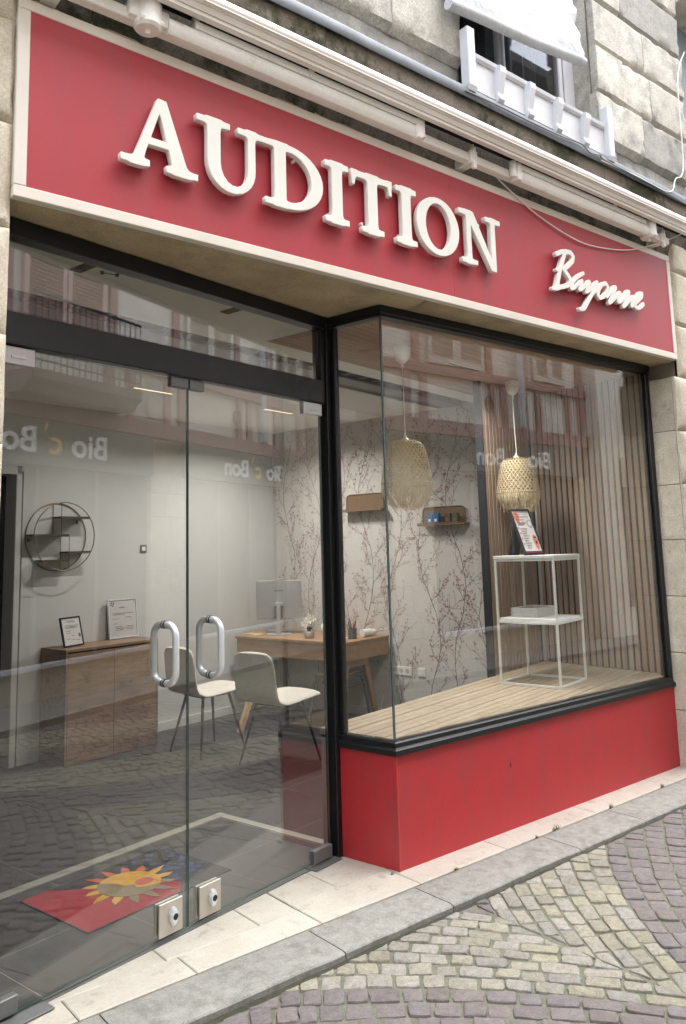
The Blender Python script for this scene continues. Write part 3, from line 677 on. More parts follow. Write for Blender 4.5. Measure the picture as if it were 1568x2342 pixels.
def lT(X, Y):
    a = smin(bxs(X, Y, .101, .163, 0, HC), bxs(X, Y, .06, .204, 0, SF)); a = smin(a, bxs(X, Y, 0, .264, HC-.030, HC))
    return smin(smin(a, cp(X, Y, [(0, HC), (.028, HC), (.014, HC-.075), (0, HC-.075)]), .012), cp(X, Y, [(.264, HC), (.236, HC), (.250, HC-.075), (.264, HC-.075)]), .012)
def lO(X, Y): return np.maximum(ell(X, Y, .162, HC/2, .162, HC/2+.008), -ell(X, Y, .162, HC/2, .098, HC/2-.022))
def lN(X, Y):
    a = np.minimum(bxs(X, Y, .060, .094, 0, HC), bxs(X, Y, .268, .302, -.008, HC)); a = np.minimum(a, cp(X, Y, [(.045, HC), (.118, HC), (.302, -.008), (.262, -.008)])); a = np.maximum(a, -.008-Y)
    return smin(smin(smin(a, bxs(X, Y, 0, .10, HC-SF, HC), .016), bxs(X, Y, .016, .140, 0, SF), .016), bxs(X, Y, .222, .350, HC-SF, HC), .016)
I_me = None
for ch, fn, x0, wd in (('A', lA, -1.624, .343), ('U', lU, -1.285, .346), ('D', lD, -.937, .330), ('I', lI, -.590, .144), ('T', lT, -.420, .264), ('I', lI, -.124, .144), ('O', lO, .024, .324), ('N', lN, .355, .350)):
    if ch == 'I' and I_me: me = I_me
    else: me = contour_mesh('letter', fn, -.02, wd+.02, -.03, HC+.03, .0025, .030, .002)
    if ch == 'I': I_me = me
    o = link('letter', me, sign, (sg(x0), -.070, szz(3.150)), (PI/2, 0, 0)); o['label'] = 'raised white serif letter '+ch
    for a, b in ((wd*.3, .05), (wd*.55, HC-.05)) if ch not in 'OU' else ((.075 if ch == 'U' else .03, HC*.6), (wd-(.07 if ch == 'U' else .03), HC*.6), (wd*.5, .018)): MB().tube([(a, b, -.034), (a, b, -.012)], .008, 8).obj('peg', 'letter', o)
def bz(x, y):
    P = onY(((1780+x*.24235)/1.43622, (780+y*.24235)/1.43622), -.285); return (P[0], P[2])
strokes = [([(310, 215), (285, 300), (252, 410), (228, 540), (210, 640), (200, 690)], 21),
           ([(200, 225), (250, 198), (320, 192), (390, 208), (425, 260), (415, 320), (360, 380), (295, 430)], 20),
           ([(300, 440), (340, 490), (380, 550), (392, 610), (370, 640), (300, 665), (230, 675)], 20), ([(150, 690), (200, 692), (225, 690)], 17), ([(200, 440), (250, 430)], 15),
           ([(560, 488), (500, 520), (440, 570), (405, 640), (395, 690), (430, 690), (480, 640), (520, 600), (545, 590), (530, 640), (510, 705), (545, 700), (590, 650), (640, 600), (650, 610), (625, 670), (600, 735), (630, 730), (690, 670), (745, 612)], 16),
           ([(750, 612), (720, 690), (680, 770), (630, 860), (585, 950), (570, 968), (520, 970)], 17), ([(690, 760), (740, 720), (780, 660)], 12),
           ([(860, 622), (810, 640), (775, 700), (760, 780), (790, 822), (840, 800), (885, 740), (895, 670), (865, 625)], 17),
           ([(880, 800), (930, 740), (985, 675), (1000, 680), (970, 760), (930, 850), (915, 885), (950, 865), (1000, 800), (1055, 752), (1065, 765), (1045, 820), (1035, 870), (1065, 870), (1110, 810), (1165, 735), (1180, 740), (1150, 830), (1105, 935), (1135, 915), (1180, 850), (1230, 805), (1240, 815), (1220, 880), (1215, 925), (1250, 905)], 16),
           ([(1255, 900), (1310, 850), (1352, 800), (1355, 762), (1325, 760), (1285, 810), (1262, 880), (1265, 940), (1300, 960), (1345, 940), (1375, 905)], 16)]
sx0, sz0 = 1.20, 3.05
segs = []
for pts, r in strokes:
    q = [bz(*p) for p in pts]
    for a, b, p_ in zip(q, q[1:], pts): segs.append((a, b, r*.24235/1.43622*(abs(bz(p_[0]+100, p_[1])[0]-bz(*p_)[0])/100/(.24235/1.43622))*.86))
def script(X, Y):
    X = X+sx0; Y = Y+sz0; d = np.full(X.shape, 1e9)
    for (ax, ay), (bx_, by), r in segs:
        L2 = (bx_-ax)**2+(by-ay)**2; t = np.clip(((X-ax)*(bx_-ax)+(Y-ay)*(by-ay))/L2, 0, 1); d = np.minimum(d, np.hypot(X-ax-t*(bx_-ax), Y-ay-t*(by-ay))-r)
    return d
me = contour_mesh('script_lettering', script, -.05, 1.15, -.05, .45, .003, .026, .002, tol=.0008)
o = link('script_lettering', me, sign, (sg(sx0), -.072, szz(sz0)), (PI/2, 0, 0)); o['label'] = 'raised white handwritten script reading Bayonne'
# ================================================================== AWNING
aw = thing('awning', 'folded white metal awning with jointed arms above the sign', 'awning', (.4, -.2, 3.80))
def ax_(x): return x-.4
prof = []
for i in range(9): a = PI*(1.05-i*.95/8); prof.append((-.205+.026*math.cos(a), .088+.030*math.sin(a)))
prof = [(-.228, .072), (-.234, .076)]+[(-.204-.033*math.cos(a), .098+.036*math.sin(a)) for a in np.linspace(-.45, 2.6, 12)]+[(-.166, .080), (-.172, .024), (-.182, .018), (-.204, .024), (-.2045, .040), (-.2105, .041), (-.218, .066), (-.2235, .067), (-.2245, .0715)]
mb = MB(); mb.prism([(y, z) for y, z in prof], ax_(-2.6), ax_(3.0), 'x'); mb.obj('front_bar', 'awning_bar', aw)
mb = MB(); mb.tube([(ax_(-2.5), -.115, .10), (ax_(2.9), -.115, .10)], .042, 14); mb.obj('fabric_roll', 'awning_fabric', aw, True)
mb = MB(); mb.prism([(-.225, .122), (-.17, .135), (-.10, .14), (-.10, .132), (-.17, .127)], ax_(-2.5), ax_(2.9), 'x'); mb.obj('fabric_edge', 'awning_fabric', aw)
mb = MB(); mb.rbox(ax_(-2.4), ax_(2.62), -.115, -.065, -.058, -.008, .004, 1); mb.obj('torsion_bar', 'awning_white', aw)
for x in (-1.9, .46, 2.52):
    mb = MB(); mb.rbox(ax_(x)-.03, ax_(x)+.03, -.128, -.002, -.070, .006, .004, 1); mb.rbox(ax_(x)-.012, ax_(x)+.012, -.134, -.11, -.10, .03, .003, 1); mb.tube([(ax_(x), -.12, .012), (ax_(x), -.12, .045)], .007, 6); mb.obj('wall_bracket', 'awning_white', aw)
def arm(xa, xb, flip):
    r = thing('arm', None, None); r.parent = aw
    mb = MB(); mb.prism([(-.155, -.006), (-.158, .026), (-.150, .031), (-.105, .031), (-.105, -.008)], ax_(xa), ax_(xb), 'x'); mb.obj('upper_cover', 'awning_white', r)
    mb = MB(); mb.prism([(-.150, -.010), (-.154, -.028), (-.150, -.058), (-.138, -.072), (-.115, -.072), (-.108, -.056), (-.108, -.010)], ax_(xa)-.14*(1-flip)+.02, ax_(xb)+.05*flip-.02, 'x'); mb.obj('lower_cover', 'awning_white', r, True)
    xk = ax_(xa)-.2 if not flip else ax_(xb)+.085
    mb = MB(); mb.lathe([(.0, -.08), (.048, -.08), (.058, -.068), (.058, .03), (.048, .044), (0, .044)], 18, (xk, -.115, 0)); mb.rbox(xk-.09, xk+.09, -.14, -.08, -.052, .02, .01, 2); mb.tube([(xk, -.115, -.10), (xk, -.115, -.08)], .012, 8); mb.tube([(xk-.05, -.15, -.055), (xk+.05, -.15, -.055)], .014, 8); mb.obj('shoulder_joint', 'awning_white', r, True)
    xe = ax_(xb) if not flip else ax_(xa)
    mb = MB(); mb.rbox(xe-.022, xe+.022, -.162, -.10, -.078, .034, .010, 2); mb.tube([(xe+(-.035 if flip else .03), -.135, -.06), (xe+(-.035 if flip else .03), -.135, .035)], .022, 12); mb.obj('elbow_joint', 'awning_white', r, True)
    xt = ax_(xa)+.015 if not flip else ax_(xb)-.03
    mb = MB(); mb.tube([(xt, -.165, .05), (xt, -.12, .052)], .013, 10); mb.rbox(xt-.012, xt+.012, -.185, -.11, .040, .078, .004, 1); mb.obj('tip_lug', 'awning_white', r)
    xm = ax_(xa)+(xb-xa)*.46 if not flip else ax_(xa)+(xb-xa)*.72
    mb = MB(); mb.prism([(xm-.012, -.004), (xm+.012, -.004), (xm+.018, .06), (xm-.018, .06)], -.165, -.157, 'y'); mb.obj('support_tab', 'awning_white', r)
arm(-1.33, 0.0, 0); arm(.83, 2.24, 1)
def wire(name, pts, r, mat, label, cat='cable', sm=6):
    P = [Vector(p) for p in pts]; out = []
    for i in range(len(P)-1):
        p0, p1, p2, p3 = P[max(i-1, 0)], P[i], P[i+1], P[min(i+2, len(P)-1)]
        for k in range(sm):
            t = k/sm; out.append(.5*((2*p1)+(p2-p0)*t+(2*p0-5*p1+4*p2-p3)*t*t+(3*p1-p0-3*p2+p3)*t**3))
    out.append(P[-1]); return tag(MB().tube(out, r, 6).obj(name, mat, None, True), label, cat)
def A2y(x, y, yy): return tuple(onY(((1126+x*.71811)/1.43622, y*.71811/1.43622), yy))
wire('cable', [A2y(655, 760, -.26), A2y(740, 850, -.255), A2y(890, 985, -.252), A2y(1050, 1090, -.252), A2y(1160, 1130, -.252), A2y(1300, 1145, -.256), A2y(1400, 1125, -.27), A2y(1480, 1100, -.30), A2y(1545, 1072, -.36)], .0042, 'cable_white', 'thin white cable drooping across the red sign beside the script')
wire('cable', [A2y(1560, 240, -.30), A2y(1530, 370, -.30), A2y(1555, 760, -.31), A2y(1520, 820, -.33), A2y(1490, 878, -.335), A2y(1330, 800, -.335), A2y(1180, 735, -.335)], .0045, 'cable_white', 'white wire looping down the corner of the limestone wall')
wire('cable', [A2y(560, 415, -.335), A2y(700, 480, -.337), A2y(850, 555, -.337), A2y(1000, 625, -.337), A2y(1090, 660, -.337), A2y(1130, 700, -.338), A2y(1180, 712, -.338), A2y(1200, 735, -.338), A2y(1420, 850, -.338), A2y(1568, 935, -.338)], .005, 'zinc', 'grey cable lying along the lead flashing under the guard board')
# ================================================================== SHOPFRONT
shop = thing('shopfront', 'black framed glass shopfront with red plinth and double glass doors', 'shopfront', tuple(S0), DL)
def sweep(path, prof):       # path in world xy, profile (outward offset, z); outward = right of travel
    n = len(path); vs = []; fs = []; k = len(prof)
    for i, p in enumerate(path):
        d0 = np.array(path[i])-np.array(path[i-1]) if i else np.array(path[1])-np.array(path[0]); d1 = np.array(path[i+1])-np.array(p) if i < n-1 else d0
        d0 = d0/np.linalg.norm(d0); d1 = d1/np.linalg.norm(d1); r0 = np.array([d0[1], -d0[0]]); r1 = np.array([d1[1], -d1[0]]); b = (r0+r1); b = b/(b@b)*2
        for o_, z in prof: q = np.array(p)+b*o_; t = toD((q[0], q[1], z)); vs.append(tuple(t))
    for i in range(n-1):
        for j in range(k): fs.append((i*k+j, (i+1)*k+j, (i+1)*k+(j+1) % k, i*k+(j+1) % k))
    fs += [tuple(range(k))[::-1], tuple(range((n-1)*k, n*k))]
    return MB().add(vs, fs)
Ap = tuple(Dp(0, -.032)[:2]); Bp = tuple(Dp(0, -.3925)[:2]); Cp = (2.735, 0.0)
for a, b in ((Ap, Bp), (Bp, Cp)):
    nn = np.array(b)-np.array(a); nn = nn/np.linalg.norm(nn); a2 = np.array(a)+(nn*.0055 if a == Bp else 0); b2 = np.array(b)-(nn*.0055 if b == Bp else 0)
    sweep([tuple(a2), tuple(b2)], [(0, .0035), (0, .553), (-.012, .553), (-.012, .0035)]).obj('plinth_panel', 'red_plinth', shop)
c_ = MB(); q = toD((Bp[0], Bp[1], 0)); c_.rbox(q[0]-.004, q[0]+.010, q[1]-.004, q[1]+.010, .003, .553, .003, 2); c_.obj('corner_bead', 'red_plinth', shop)
sweep([Ap, Bp, Cp], [(.018, .554), (.018, .580), (.002, .590), (.002, .612), (-.004, .618), (-.05, .618), (-.05, .554)]).obj('window_sill', 'black', shop)
sweep([Ap, Bp, Cp], [(.002, 2.846), (.002, 2.862), (.010, 2.866), (.010, 2.906), (-.055, 2.906), (-.055, 2.846)]).obj('window_head', 'black', shop)
box('corner_post', 'black', (-.036, .001, -.034, .04, .0, 2.905), shop, .004)
box('corner_post', 'black', (-.066, -.037, -.022, .045, 2.40, 2.905), shop, .003)
box('window_jamb', 'black', (.003, .040, -.062, -.0, .62, 2.845), shop, .005)
def dbox(x0, x1, y0, y1, z0, z1, name, mat, r=.004):   # world axis box as shopfront part
    m_ = MB(); m_.rbox(x0, x1, y0, y1, z0, z1, r); m_.v = [tuple(toD(v)) for v in m_.v]; return m_.obj(name, mat, shop)
dbox(2.690, 2.736, .001, .06, .619, 2.845, 'window_jamb', 'black', .006)
dbox(2.668, 2.689, .030, .055, .619, 2.845, 'window_jamb', 'black', .004)
box('door_head', 'black', (-1.99, -.037, -.030, .045, 2.833, 2.905), shop, .004)
box('transom_bar', 'black', (-1.99, -.067, -.032, .040, 2.402, 2.531), shop, .004)
box('door_jamb', 'black', (-2.03, -1.965, -.030, .045, .0, 2.905), shop, .004)
box('transom_pane', 'door_glass', (-1.965, -.067, .000, .008, 2.531, 2.833), shop)
q1 = toD((.020, .020, 0)); 
m_ = MB(); m_.box(.012, .020, -.375, -.062, .618, 2.846); m_.obj('side_pane', 'glass', shop)
m_ = MB(); m_.box(.030, 2.672, .022, .030, .618, 2.846); m_.v = [tuple(toD(v)) for v in m_.v]; m_.obj('window_pane', 'glass', shop)
ec = MB(); P = toD((.020, .026, 0)); ec.rbox(P[0]-.007, P[0]+.004, P[1]-.005, P[1]+.006, .618, 2.846, .002, 1); ec.obj('glass_corner_edge', 'glass_edge', shop)
ec = MB(); ec.box(P[0]-.010, P[0]-.0075, P[1]-.006, P[1]-.002, .618, 2.846); ec.obj('glass_corner_seal', 'gasket', shop)
# door leaves
def door(u0, u1, hinge_right):
    d = thing('door', None, None, (u0, 0, 0)); d.parent = shop; wdt = u1-u0
    box('pane', 'door_glass', (0, wdt, -.005, .005, .022, 2.395), d)
    for e in (0, wdt): box('glass_edge', 'glass_edge', (e-.0012, e+.0012, -.0053, .0053, .0221, 2.3949), d)
    box('glass_edge', 'glass_edge', (.002, wdt-.002, -.0053, .0053, .0205, .0222), d)
    # ring pull handle through the glass
    uh = wdt-.126 if not hinge_right else .132
    pts = []
    W2, H0, H1_, rr = .074, 1.043, 1.290, .050
    for cw, cz_, a0 in ((-W2+rr, H1_-rr, 90), (-W2+rr, H0+rr, 180), (W2-rr, H0+rr, 270), (W2-rr, H1_-rr, 0)):
        for k in range(7): a = R_(a0+k*15); pts.append((uh, cw+rr*math.cos(a), cz_+rr*math.sin(a)))
    mb = MB(); mb.tube(pts, .0150, 14, closed=True); mb.obj('handle', 'satin', d, True)
    for z in (H0, H1_):
        mb = MB(); mb.tube([(uh, -.011, z), (uh, -.0053, z)], .0178, 14); mb.tube([(uh, .0053, z), (uh, .011, z)], .0178, 14); mb.obj('handle_spacer', 'rubber', d, True)
    # floor lock
    ul = wdt-.10 if not hinge_right else .115
    mb = MB(); mb.rbox(ul-.062, ul+.062, -.016, -.0055, .030, .160, .002, 1); mb.rbox(ul-.064, ul+.060, .0055, .018, .030, .160, .002, 1); mb.obj('lock_plate', 'plate', d)
    mb = MB(); mb.prism([(ul+.024*math.cos(a)*.9+.006, .100+.036*math.sin(a)) for a in [R_(22.5+45*k) for k in range(8)]], -.030, -.016, 'y'); mb.prism([(ul+.019*math.cos(a)*.9+.006, .100+.029*math.sin(a)) for a in [R_(22.5+45*k) for k in range(8)]], -.036, -.030, 'y'); mb.obj('lock_body', 'satin', d)
    mb = MB(); mb.tube([(ul+.008, -.0375, .100), (ul+.008, -.036, .100)], .013, 14); mb.obj('lock_cylinder', 'ink_dark', d, True)
    # patch fittings
    up = (wdt-.150, wdt+.004) if hinge_right else (-.004, .150)
    mb = MB(); mb.rbox(up[0], up[1], -.017, .017, 2.330, 2.398, .003, 1); mb.rbox(up[0]+.055, up[0]+.115, -.0195, -.0165, 2.352, 2.362, .001, 1); mb.obj('hinge_patch', 'steel', d)
    mb = MB(); mb.rbox(up[0]+.01, up[1], -.017, .017, .0235, .083, .003, 1); mb.obj('hinge_patch', 'zinc', d)
    us = (wdt-.105, wdt-.003) if not hinge_right else (.003, .092)
    mb = MB(); mb.rbox(us[0], us[1], -.016, .016, 2.352, 2.398, .003, 1); mb.obj('strike_patch', 'zinc', d)
door(-1.958, -1.0265, False); door(-1.0225, -.068, True)
mb = MB(); mb.rbox(-1.965, -1.70, -.075, .012, .0075, .0125, .001, 1); mb.obj('pivot_plate', 'zinc', shop)
mb = MB(); mb.rbox(-.24, -.035, -.055, .02, .0050, .0105, .001, 1); mb.obj('pivot_plate', 'zinc', shop)
box('door_track', 'zinc', (-1.70, -.24, -.012, .012, -.002, .006), shop)

P = onY((1167, 1749), -.001); mb = MB(); mb.add([tuple(toD((P[0]+dx, -.0012, P[2]+dz))) for dx, dz in ((-.004, .012), (.003, .014), (.006, -.004), (.001, -.018), (-.004, -.006))], [(0, 1, 2, 3, 4)]); mb.obj('chip_mark', 'ink_dark', shop)
# ================================================================== INTERIOR SHELL (door-line frame u, w, z)
CZ = 2.862
fl = dframe(MB().box(-1.98, 3.0, .014, 3.3, -.06, .0054).obj('shop_floor', 'grout')); struct(fl, 'dark slate tiled shop floor')
box('subfloor', 'grout', (-1.98, 1.2, 3.3, 5.0, -.06, .0054), fl)
TS = .597; me_t = MB().rbox(0, TS, 0, TS, -.02, .0065, .0015, 1).mesh('tile', 'tile')
def tile(u0, u1, w0, w1):
    if u1-u0 < .02 or w1-w0 < .02: return
    if abs(u1-u0-TS) < 1e-6 and abs(w1-w0-TS) < 1e-6: return link('tile', me_t, fl, (u0, w0, .0))
    o = MB().rbox(0, u1-u0, 0, w1-w0, -.02, .0065, .0015, 1).obj('tile', 'tile', fl); o.location = (u0, w0, 0)
for i in range(-4, 6):
    for j in range(-2, 9):
        u0, w0 = .12+i*.6, 1.035+j*.6
        a0, a1, b0, b1 = max(u0, -1.96), min(u0+TS, 2.9), max(w0, .02), min(w0+TS, 4.95)
        if b0 > 3.25 and u0 > .5: continue
        if i < 0 and j < 0:                      # door mat well: tiles sit lower
            tile(a0, min(a1, .055), max(b0, .016), min(b1, .965))
        elif u0 < .2 and j < 0: tile(max(a0, .125), a1, b0, b1)
        elif j < 0: tile(a0, a1, b0, b1)
        else: tile(a0, a1, b0, b1)
mb = MB(); mb.rbox(-1.96, .121, .970, 1.030, -.01, .010, .002, 1); mb.rbox(.062, .120, .02, .969, -.01, .0102, .002, 1); mb.obj('mat_well_frame', 'well_frame', fl)
def wallbox(name, mat, b, label):
    o = dframe(MB().box(*b).obj(name, mat)); return struct(o, label)
wb = wallbox('wall_back', 'white_wall', (0, 3.05, 3.18, 3.30, 0, 3.2), 'white back wall of the shop')
box('skirting', 'white_wall', (1.06, 2.918, 3.166, 3.1795, .0065, .085), wb, .003); box('skirting', 'white_wall', (-.006, .19, 3.166, 3.1795, .0065, .085), wb, .003)
wl = wallbox('wall_left', 'white_wall', (-2.12, -1.985, .05, 5.0, 0, 3.2), 'white left wall of the shop')
wb2 = wallbox('wall_back_left', 'white_wall', (-1.98, -.92, 3.18, 3.30, 0, 3.2), 'white back wall left of the doorway')
wh = wallbox('wall_over_doorway', 'white_wall', (-.92, 0, 3.18, 3.30, 2.28, 3.2), 'white wall over the inner doorway')
mb = MB()
for u in (-.075, -.90): mb.rbox(u, u+.05, 3.155, 3.32, .0065, 2.32, .004, 1)
mb.rbox(-.90, -.025, 3.155, 3.32, 2.25, 2.32, .004, 1); dframe(tag(mb.obj('door_frame', 'white_wall'), 'plain white frame of the inner doorway left of the sideboard', 'door frame'))
wr = wallbox('wall_right', 'paper_wall', (2.92, 3.04, .12, 3.18, 0, 3.2), 'blossom branch wallpaper on the right wall')
box('skirting', 'white_wall', (2.906, 2.9195, .16, 3.165, .0065, .085), wr, .003)
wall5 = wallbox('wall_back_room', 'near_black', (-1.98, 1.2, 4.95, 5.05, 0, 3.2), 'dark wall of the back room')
wallbox('wall_back_room_side', 'white_wall', (1.05, 1.2, 3.3, 4.95, 0, 3.2), 'side wall of the back room')
ce = dframe(MB().box(-2.1, .0, -.0, .65, CZ, 2.902).obj('shop_ceiling', 'ceiling')); struct(ce, 'white shop ceiling')
box('ceiling_board', 'ceiling', (-2.1, 3.04, 1.05, 5.05, CZ, 2.95), ce)
box('ceiling_board', 'ceiling', (.001, 2.93, .47, .65, CZ, 2.902), ce)
box('ceiling_slab', 'near_black', (-2.3, 3.2, .1, 5.1, 3.05, 3.25), ce)
m_ = MB(); m_.box(-2.1, 3.5, .62, 1.4, 3.05, 3.2); m_.obj('ceiling_slab', 'near_black', ce)
# rolling grille in its ceiling slot
rg_ = dthing('rolling_grille', 'grey rolling security grille folded in its black ceiling slot', 'security grille', .4, .85, CZ)
box('slot_back', 'near_black', (-2.4, 2.5, -.20, .20, .085, .10), rg_)
mb = MB(); mb.rbox(-2.4, 2.5, -.07, .09, -.004, .05, .004, 1); mb.obj('bottom_bar', 'zinc', rg_)
mb = MB(); mb.tube([(-2.4, -.075, -.002), (2.5, -.075, -.002)], .010, 8); mb.obj('bar_rim', 'zinc', rg_, True)
mb = MB(); mb.rbox(-2.4, 2.5, .095, .195, .005, .06, .003, 1); mb.obj('guide_box', pmat('dark_zinc', s2l(66, 68, 70), None, rough=.5, metal=.3), rg_)
for i in range(26):
    u = -2.3+i*.19; mb = MB(); mb.prism([(u-.035, -.19), (u+.035, -.19), (u+.012, -.13), (u+.03, -.08), (u-.03, -.08), (u-.012, -.13)], .012, .02, 'z'); mb.obj('grille_link', 'zinc', rg_)
# ceiling fittings
for u, w_, lb in ((-1.487, .155, 'narrow black recessed fixture beside the tiny sensor in the ceiling'), (-.59, .145, 'narrow black recessed fixture in the ceiling behind the transom, above the door gap')):
    t = dthing('ceiling_fixture', lb, 'ceiling light', u, w_, CZ, 0, 'black fixtures behind the transom')
    box('trim', 'near_black', (-.028, .028, -.065, .065, -.006, .002), t, .002); box('lens', 'ink_dark', (-.018, .018, -.055, .055, -.008, -.0062), t)
t = dthing('smoke_sensor', 'tiny dark sensor beside the recessed fixture in the ceiling', 'sensor', -1.37, .13, CZ)
mb = MB(); mb.tube([(-.03, .01, -.006), (.035, -.01, -.006)], .002, 6); mb.lathe([(0, -.012), (.008, -.012), (.010, 0)], 12, (-.03, .01, 0)); mb.lathe([(0, -.012), (.008, -.012), (.010, 0)], 12, (.035, -.01, 0)); mb.obj('body', 'ink_dark', t)
glow = emat('warm_led', (1, .78, .50), .6)
def downlight(u, w_, L, label, power):
    t = dthing('linear_downlight', label, 'ceiling light', u, w_, CZ)
    mb = MB(); mb.rbox(-L/2, L/2, -.022, -.016, -.004, .02, .001, 1); mb.rbox(-L/2, L/2, .016, .022, -.004, .02, .001, 1); mb.rbox(-L/2-.006, -L/2, -.022, .022, -.004, .02, .001, 1); mb.rbox(L/2, L/2+.006, -.022, .022, -.004, .02, .001, 1); mb.obj('trim', 'plastic_white', t)
    box('housing', 'near_black', (-L/2, L/2, -.0155, .0155, -.0005, .010), t)
    for k in range(8):
        x = -L/2+L*(k+.5)/8; box('led_cell', glow if L < .4 else 'zinc', (x-L/18, x+L/18, -.004, .004, -.0015, -.0006), t)
    if power:
        la = bpy.data.lights.new('downlight_lamp', 'AREA'); la.shape = 'RECTANGLE'; la.size = L; la.size_y = .03; la.energy = power; la.color = (1, .96, .91); la.spread = R_(150)
        lo = bpy.data.objects.new('downlight_lamp', la); COL.objects.link(lo); lo.parent = t; lo.location = (0, 0, -.008)
downlight(.476, 2.15, .38, 'linear recessed downlight with warm cells by the round wire shelf', 2.2)
downlight(1.90, 2.14, .38, 'linear recessed downlight with warm cells above the boucle chairs and desk', 5.6)
# ================================================================== WALLPAPER PRINT (flat print on the right wall)
rg = random.Random(11); br = MB(); bl_ = MB(); UP = 2.9185
def ribbon(pts, w0, w1):
    vs = []; fs = []; n = len(pts)
    for i, p in enumerate(pts):
        a, b = pts[max(i-1, 0)], pts[min(i+1, n-1)]; d = (b[0]-a[0], b[1]-a[1]); L = math.hypot(*d) or 1; q = w0+(w1-w0)*i/(n-1)
        vs += [(UP, p[0]-d[1]/L*q/2, p[1]+d[0]/L*q/2), (UP, p[0]+d[1]/L*q/2, p[1]-d[0]/L*q/2)]
    for i in range(n-1): fs.append((2*i, 2*i+1, 2*i+3, 2*i+2))
    br.add(vs, fs)
def bloom(w_, z):
    r = rg.uniform(.0042, .0076); a0 = rg.uniform(0, 6)
    if rg.random() < .25:
        bl_.add([(UP-.0004, w_+r*.5*math.cos(a0+k*PI/2)*(1.5 if k % 2 else .7), z+r*.5*math.sin(a0+k*PI/2)*(1.5 if k % 2 else .7)) for k in range(4)], [(0, 1, 2, 3)])
    else:
        for k in range(4):
            a = a0+k*1.57; c = (w_+r*.8*math.cos(a), z+r*.8*math.sin(a)); bl_.add([(UP-.0004, c[0]+r*.55*math.cos(q*1.2566), c[1]+r*.55*math.sin(q*1.2566)) for q in range(5)], [(0, 1, 2, 3, 4)])
def branch(w_, z, ang, L, wd, lev):
    pts = [(w_, z)]; n = 6 if lev < 2 else 4; a = ang; cur = rg.uniform(-.10, .10)+(.06 if math.cos(ang) < 0 else -.06)*-1*(1 if lev else 0)
    for i in range(n):
        a += cur+rg.uniform(-.08, .08); w_ += math.cos(a)*L/n; z += math.sin(a)*L/n; pts.append((w_, z))
    if any(p[0] < .14 or p[0] > 3.17 or p[1] > 2.855 or p[1] < .1 for p in pts): pts = [p for p in pts if .14 < p[0] < 3.17 and .1 < p[1] < 2.855]
    if len(pts) > 2: ribbon(pts, wd, wd*.4)
    for i, p in enumerate(pts[1:], 1):
        if lev < 2 and rg.random() < (.9 if lev == 1 else .9):
            branch(p[0], p[1], a+rg.choice((-1, 1))*rg.uniform(.4, .9), L*rg.uniform(.3, .5), wd*.72, lev+1)
        if lev >= 1 and rg.random() < .7 and .15 < p[0] < 3.16: bloom(p[0]+rg.uniform(-.022, .022), p[1]+rg.uniform(-.02, .02))
    if lev and pts and .15 < pts[-1][0] < 3.16 and pts[-1][1] < 2.85: bloom(*pts[-1])
for i, w0 in enumerate((.28, .60, .93, 1.26, 1.60, 1.94, 2.28, 2.62, 2.95)):
    z = .1+rg.uniform(0, .1); w_ = w0; side = rg.choice((-1, 1)); pts = [(w_, z)]
    while z < 2.74:
        step = rg.uniform(.09, .13); a = PI/2+.35*math.sin(z*4.2+i*2)+rg.uniform(-.1, .1); w_ += math.cos(a)*step+(w0-w_)*.15; z += step; pts.append((w_, z)); side = -side
        branch(w_, z, PI/2+side*rg.uniform(.5, .95), rg.uniform(.20, .34), .0036, 1)
    ribbon(pts, .0062, .0034)
o = br.obj('printed_branches', 'print_branch', wr); o = bl_.obj('printed_blossoms', 'print_bloom', wr)
# sockets and switches
def faceplate(w_, z, wd, n, label, cat):
    t = dthing('wall_socket' if n else 'light_switch', label, cat, 2.9195, w_, z, 0)
    mb = MB(); mb.rbox(-.010, -.0005, -wd/2, wd/2, -.04, .04, .004, 2); mb.obj('plate', 'plastic_white', t)
    for k in range(n):
        y = (k-(n-1)/2)*.071; mb = MB(); vs = []
        ring = [(-.0108, y+.021*math.cos(a), .021*math.sin(a)) for a in np.linspace(0, 2*PI, 17)[:-1]]; ring2 = [(-.0102, y+.019*math.cos(a), .019*math.sin(a)) for a in np.linspace(0, 2*PI, 17)[:-1]]
        mb.add(ring+ring2, [(i, (i+1) % 16, 16+(i+1) % 16, 16+i) for i in range(16)]+[tuple(range(16, 32))]); mb.obj('socket_well', pmat('socket_grey', s2l(178, 174, 166), None, rough=.5) if 'socket_grey' not in MATS else MATS['socket_grey'], t)
    if not n: box('rocker', 'plastic_white', (-.0125, -.0102, -.022, .022, -.028, .028), t)
faceplate(1.57, .45, .235, 3, 'white triple wall socket low on the blossom wallpaper', 'socket'); faceplate(1.345, .45, .082, 0, 'white switch plate low on the wallpaper beside the triple socket', 'switch')
t = dthing('light_switch', 'grey framed switch on the white back wall right of the round shelf', 'switch', 1.185, 3.1795, 1.642)
box('plate', 'zinc', (-.036, .036, -.008, -.0005, -.036, .036), t, .003); box('rocker', 'plastic_white', (-.018, .018, -.011, -.0082, -.018, .018), t)
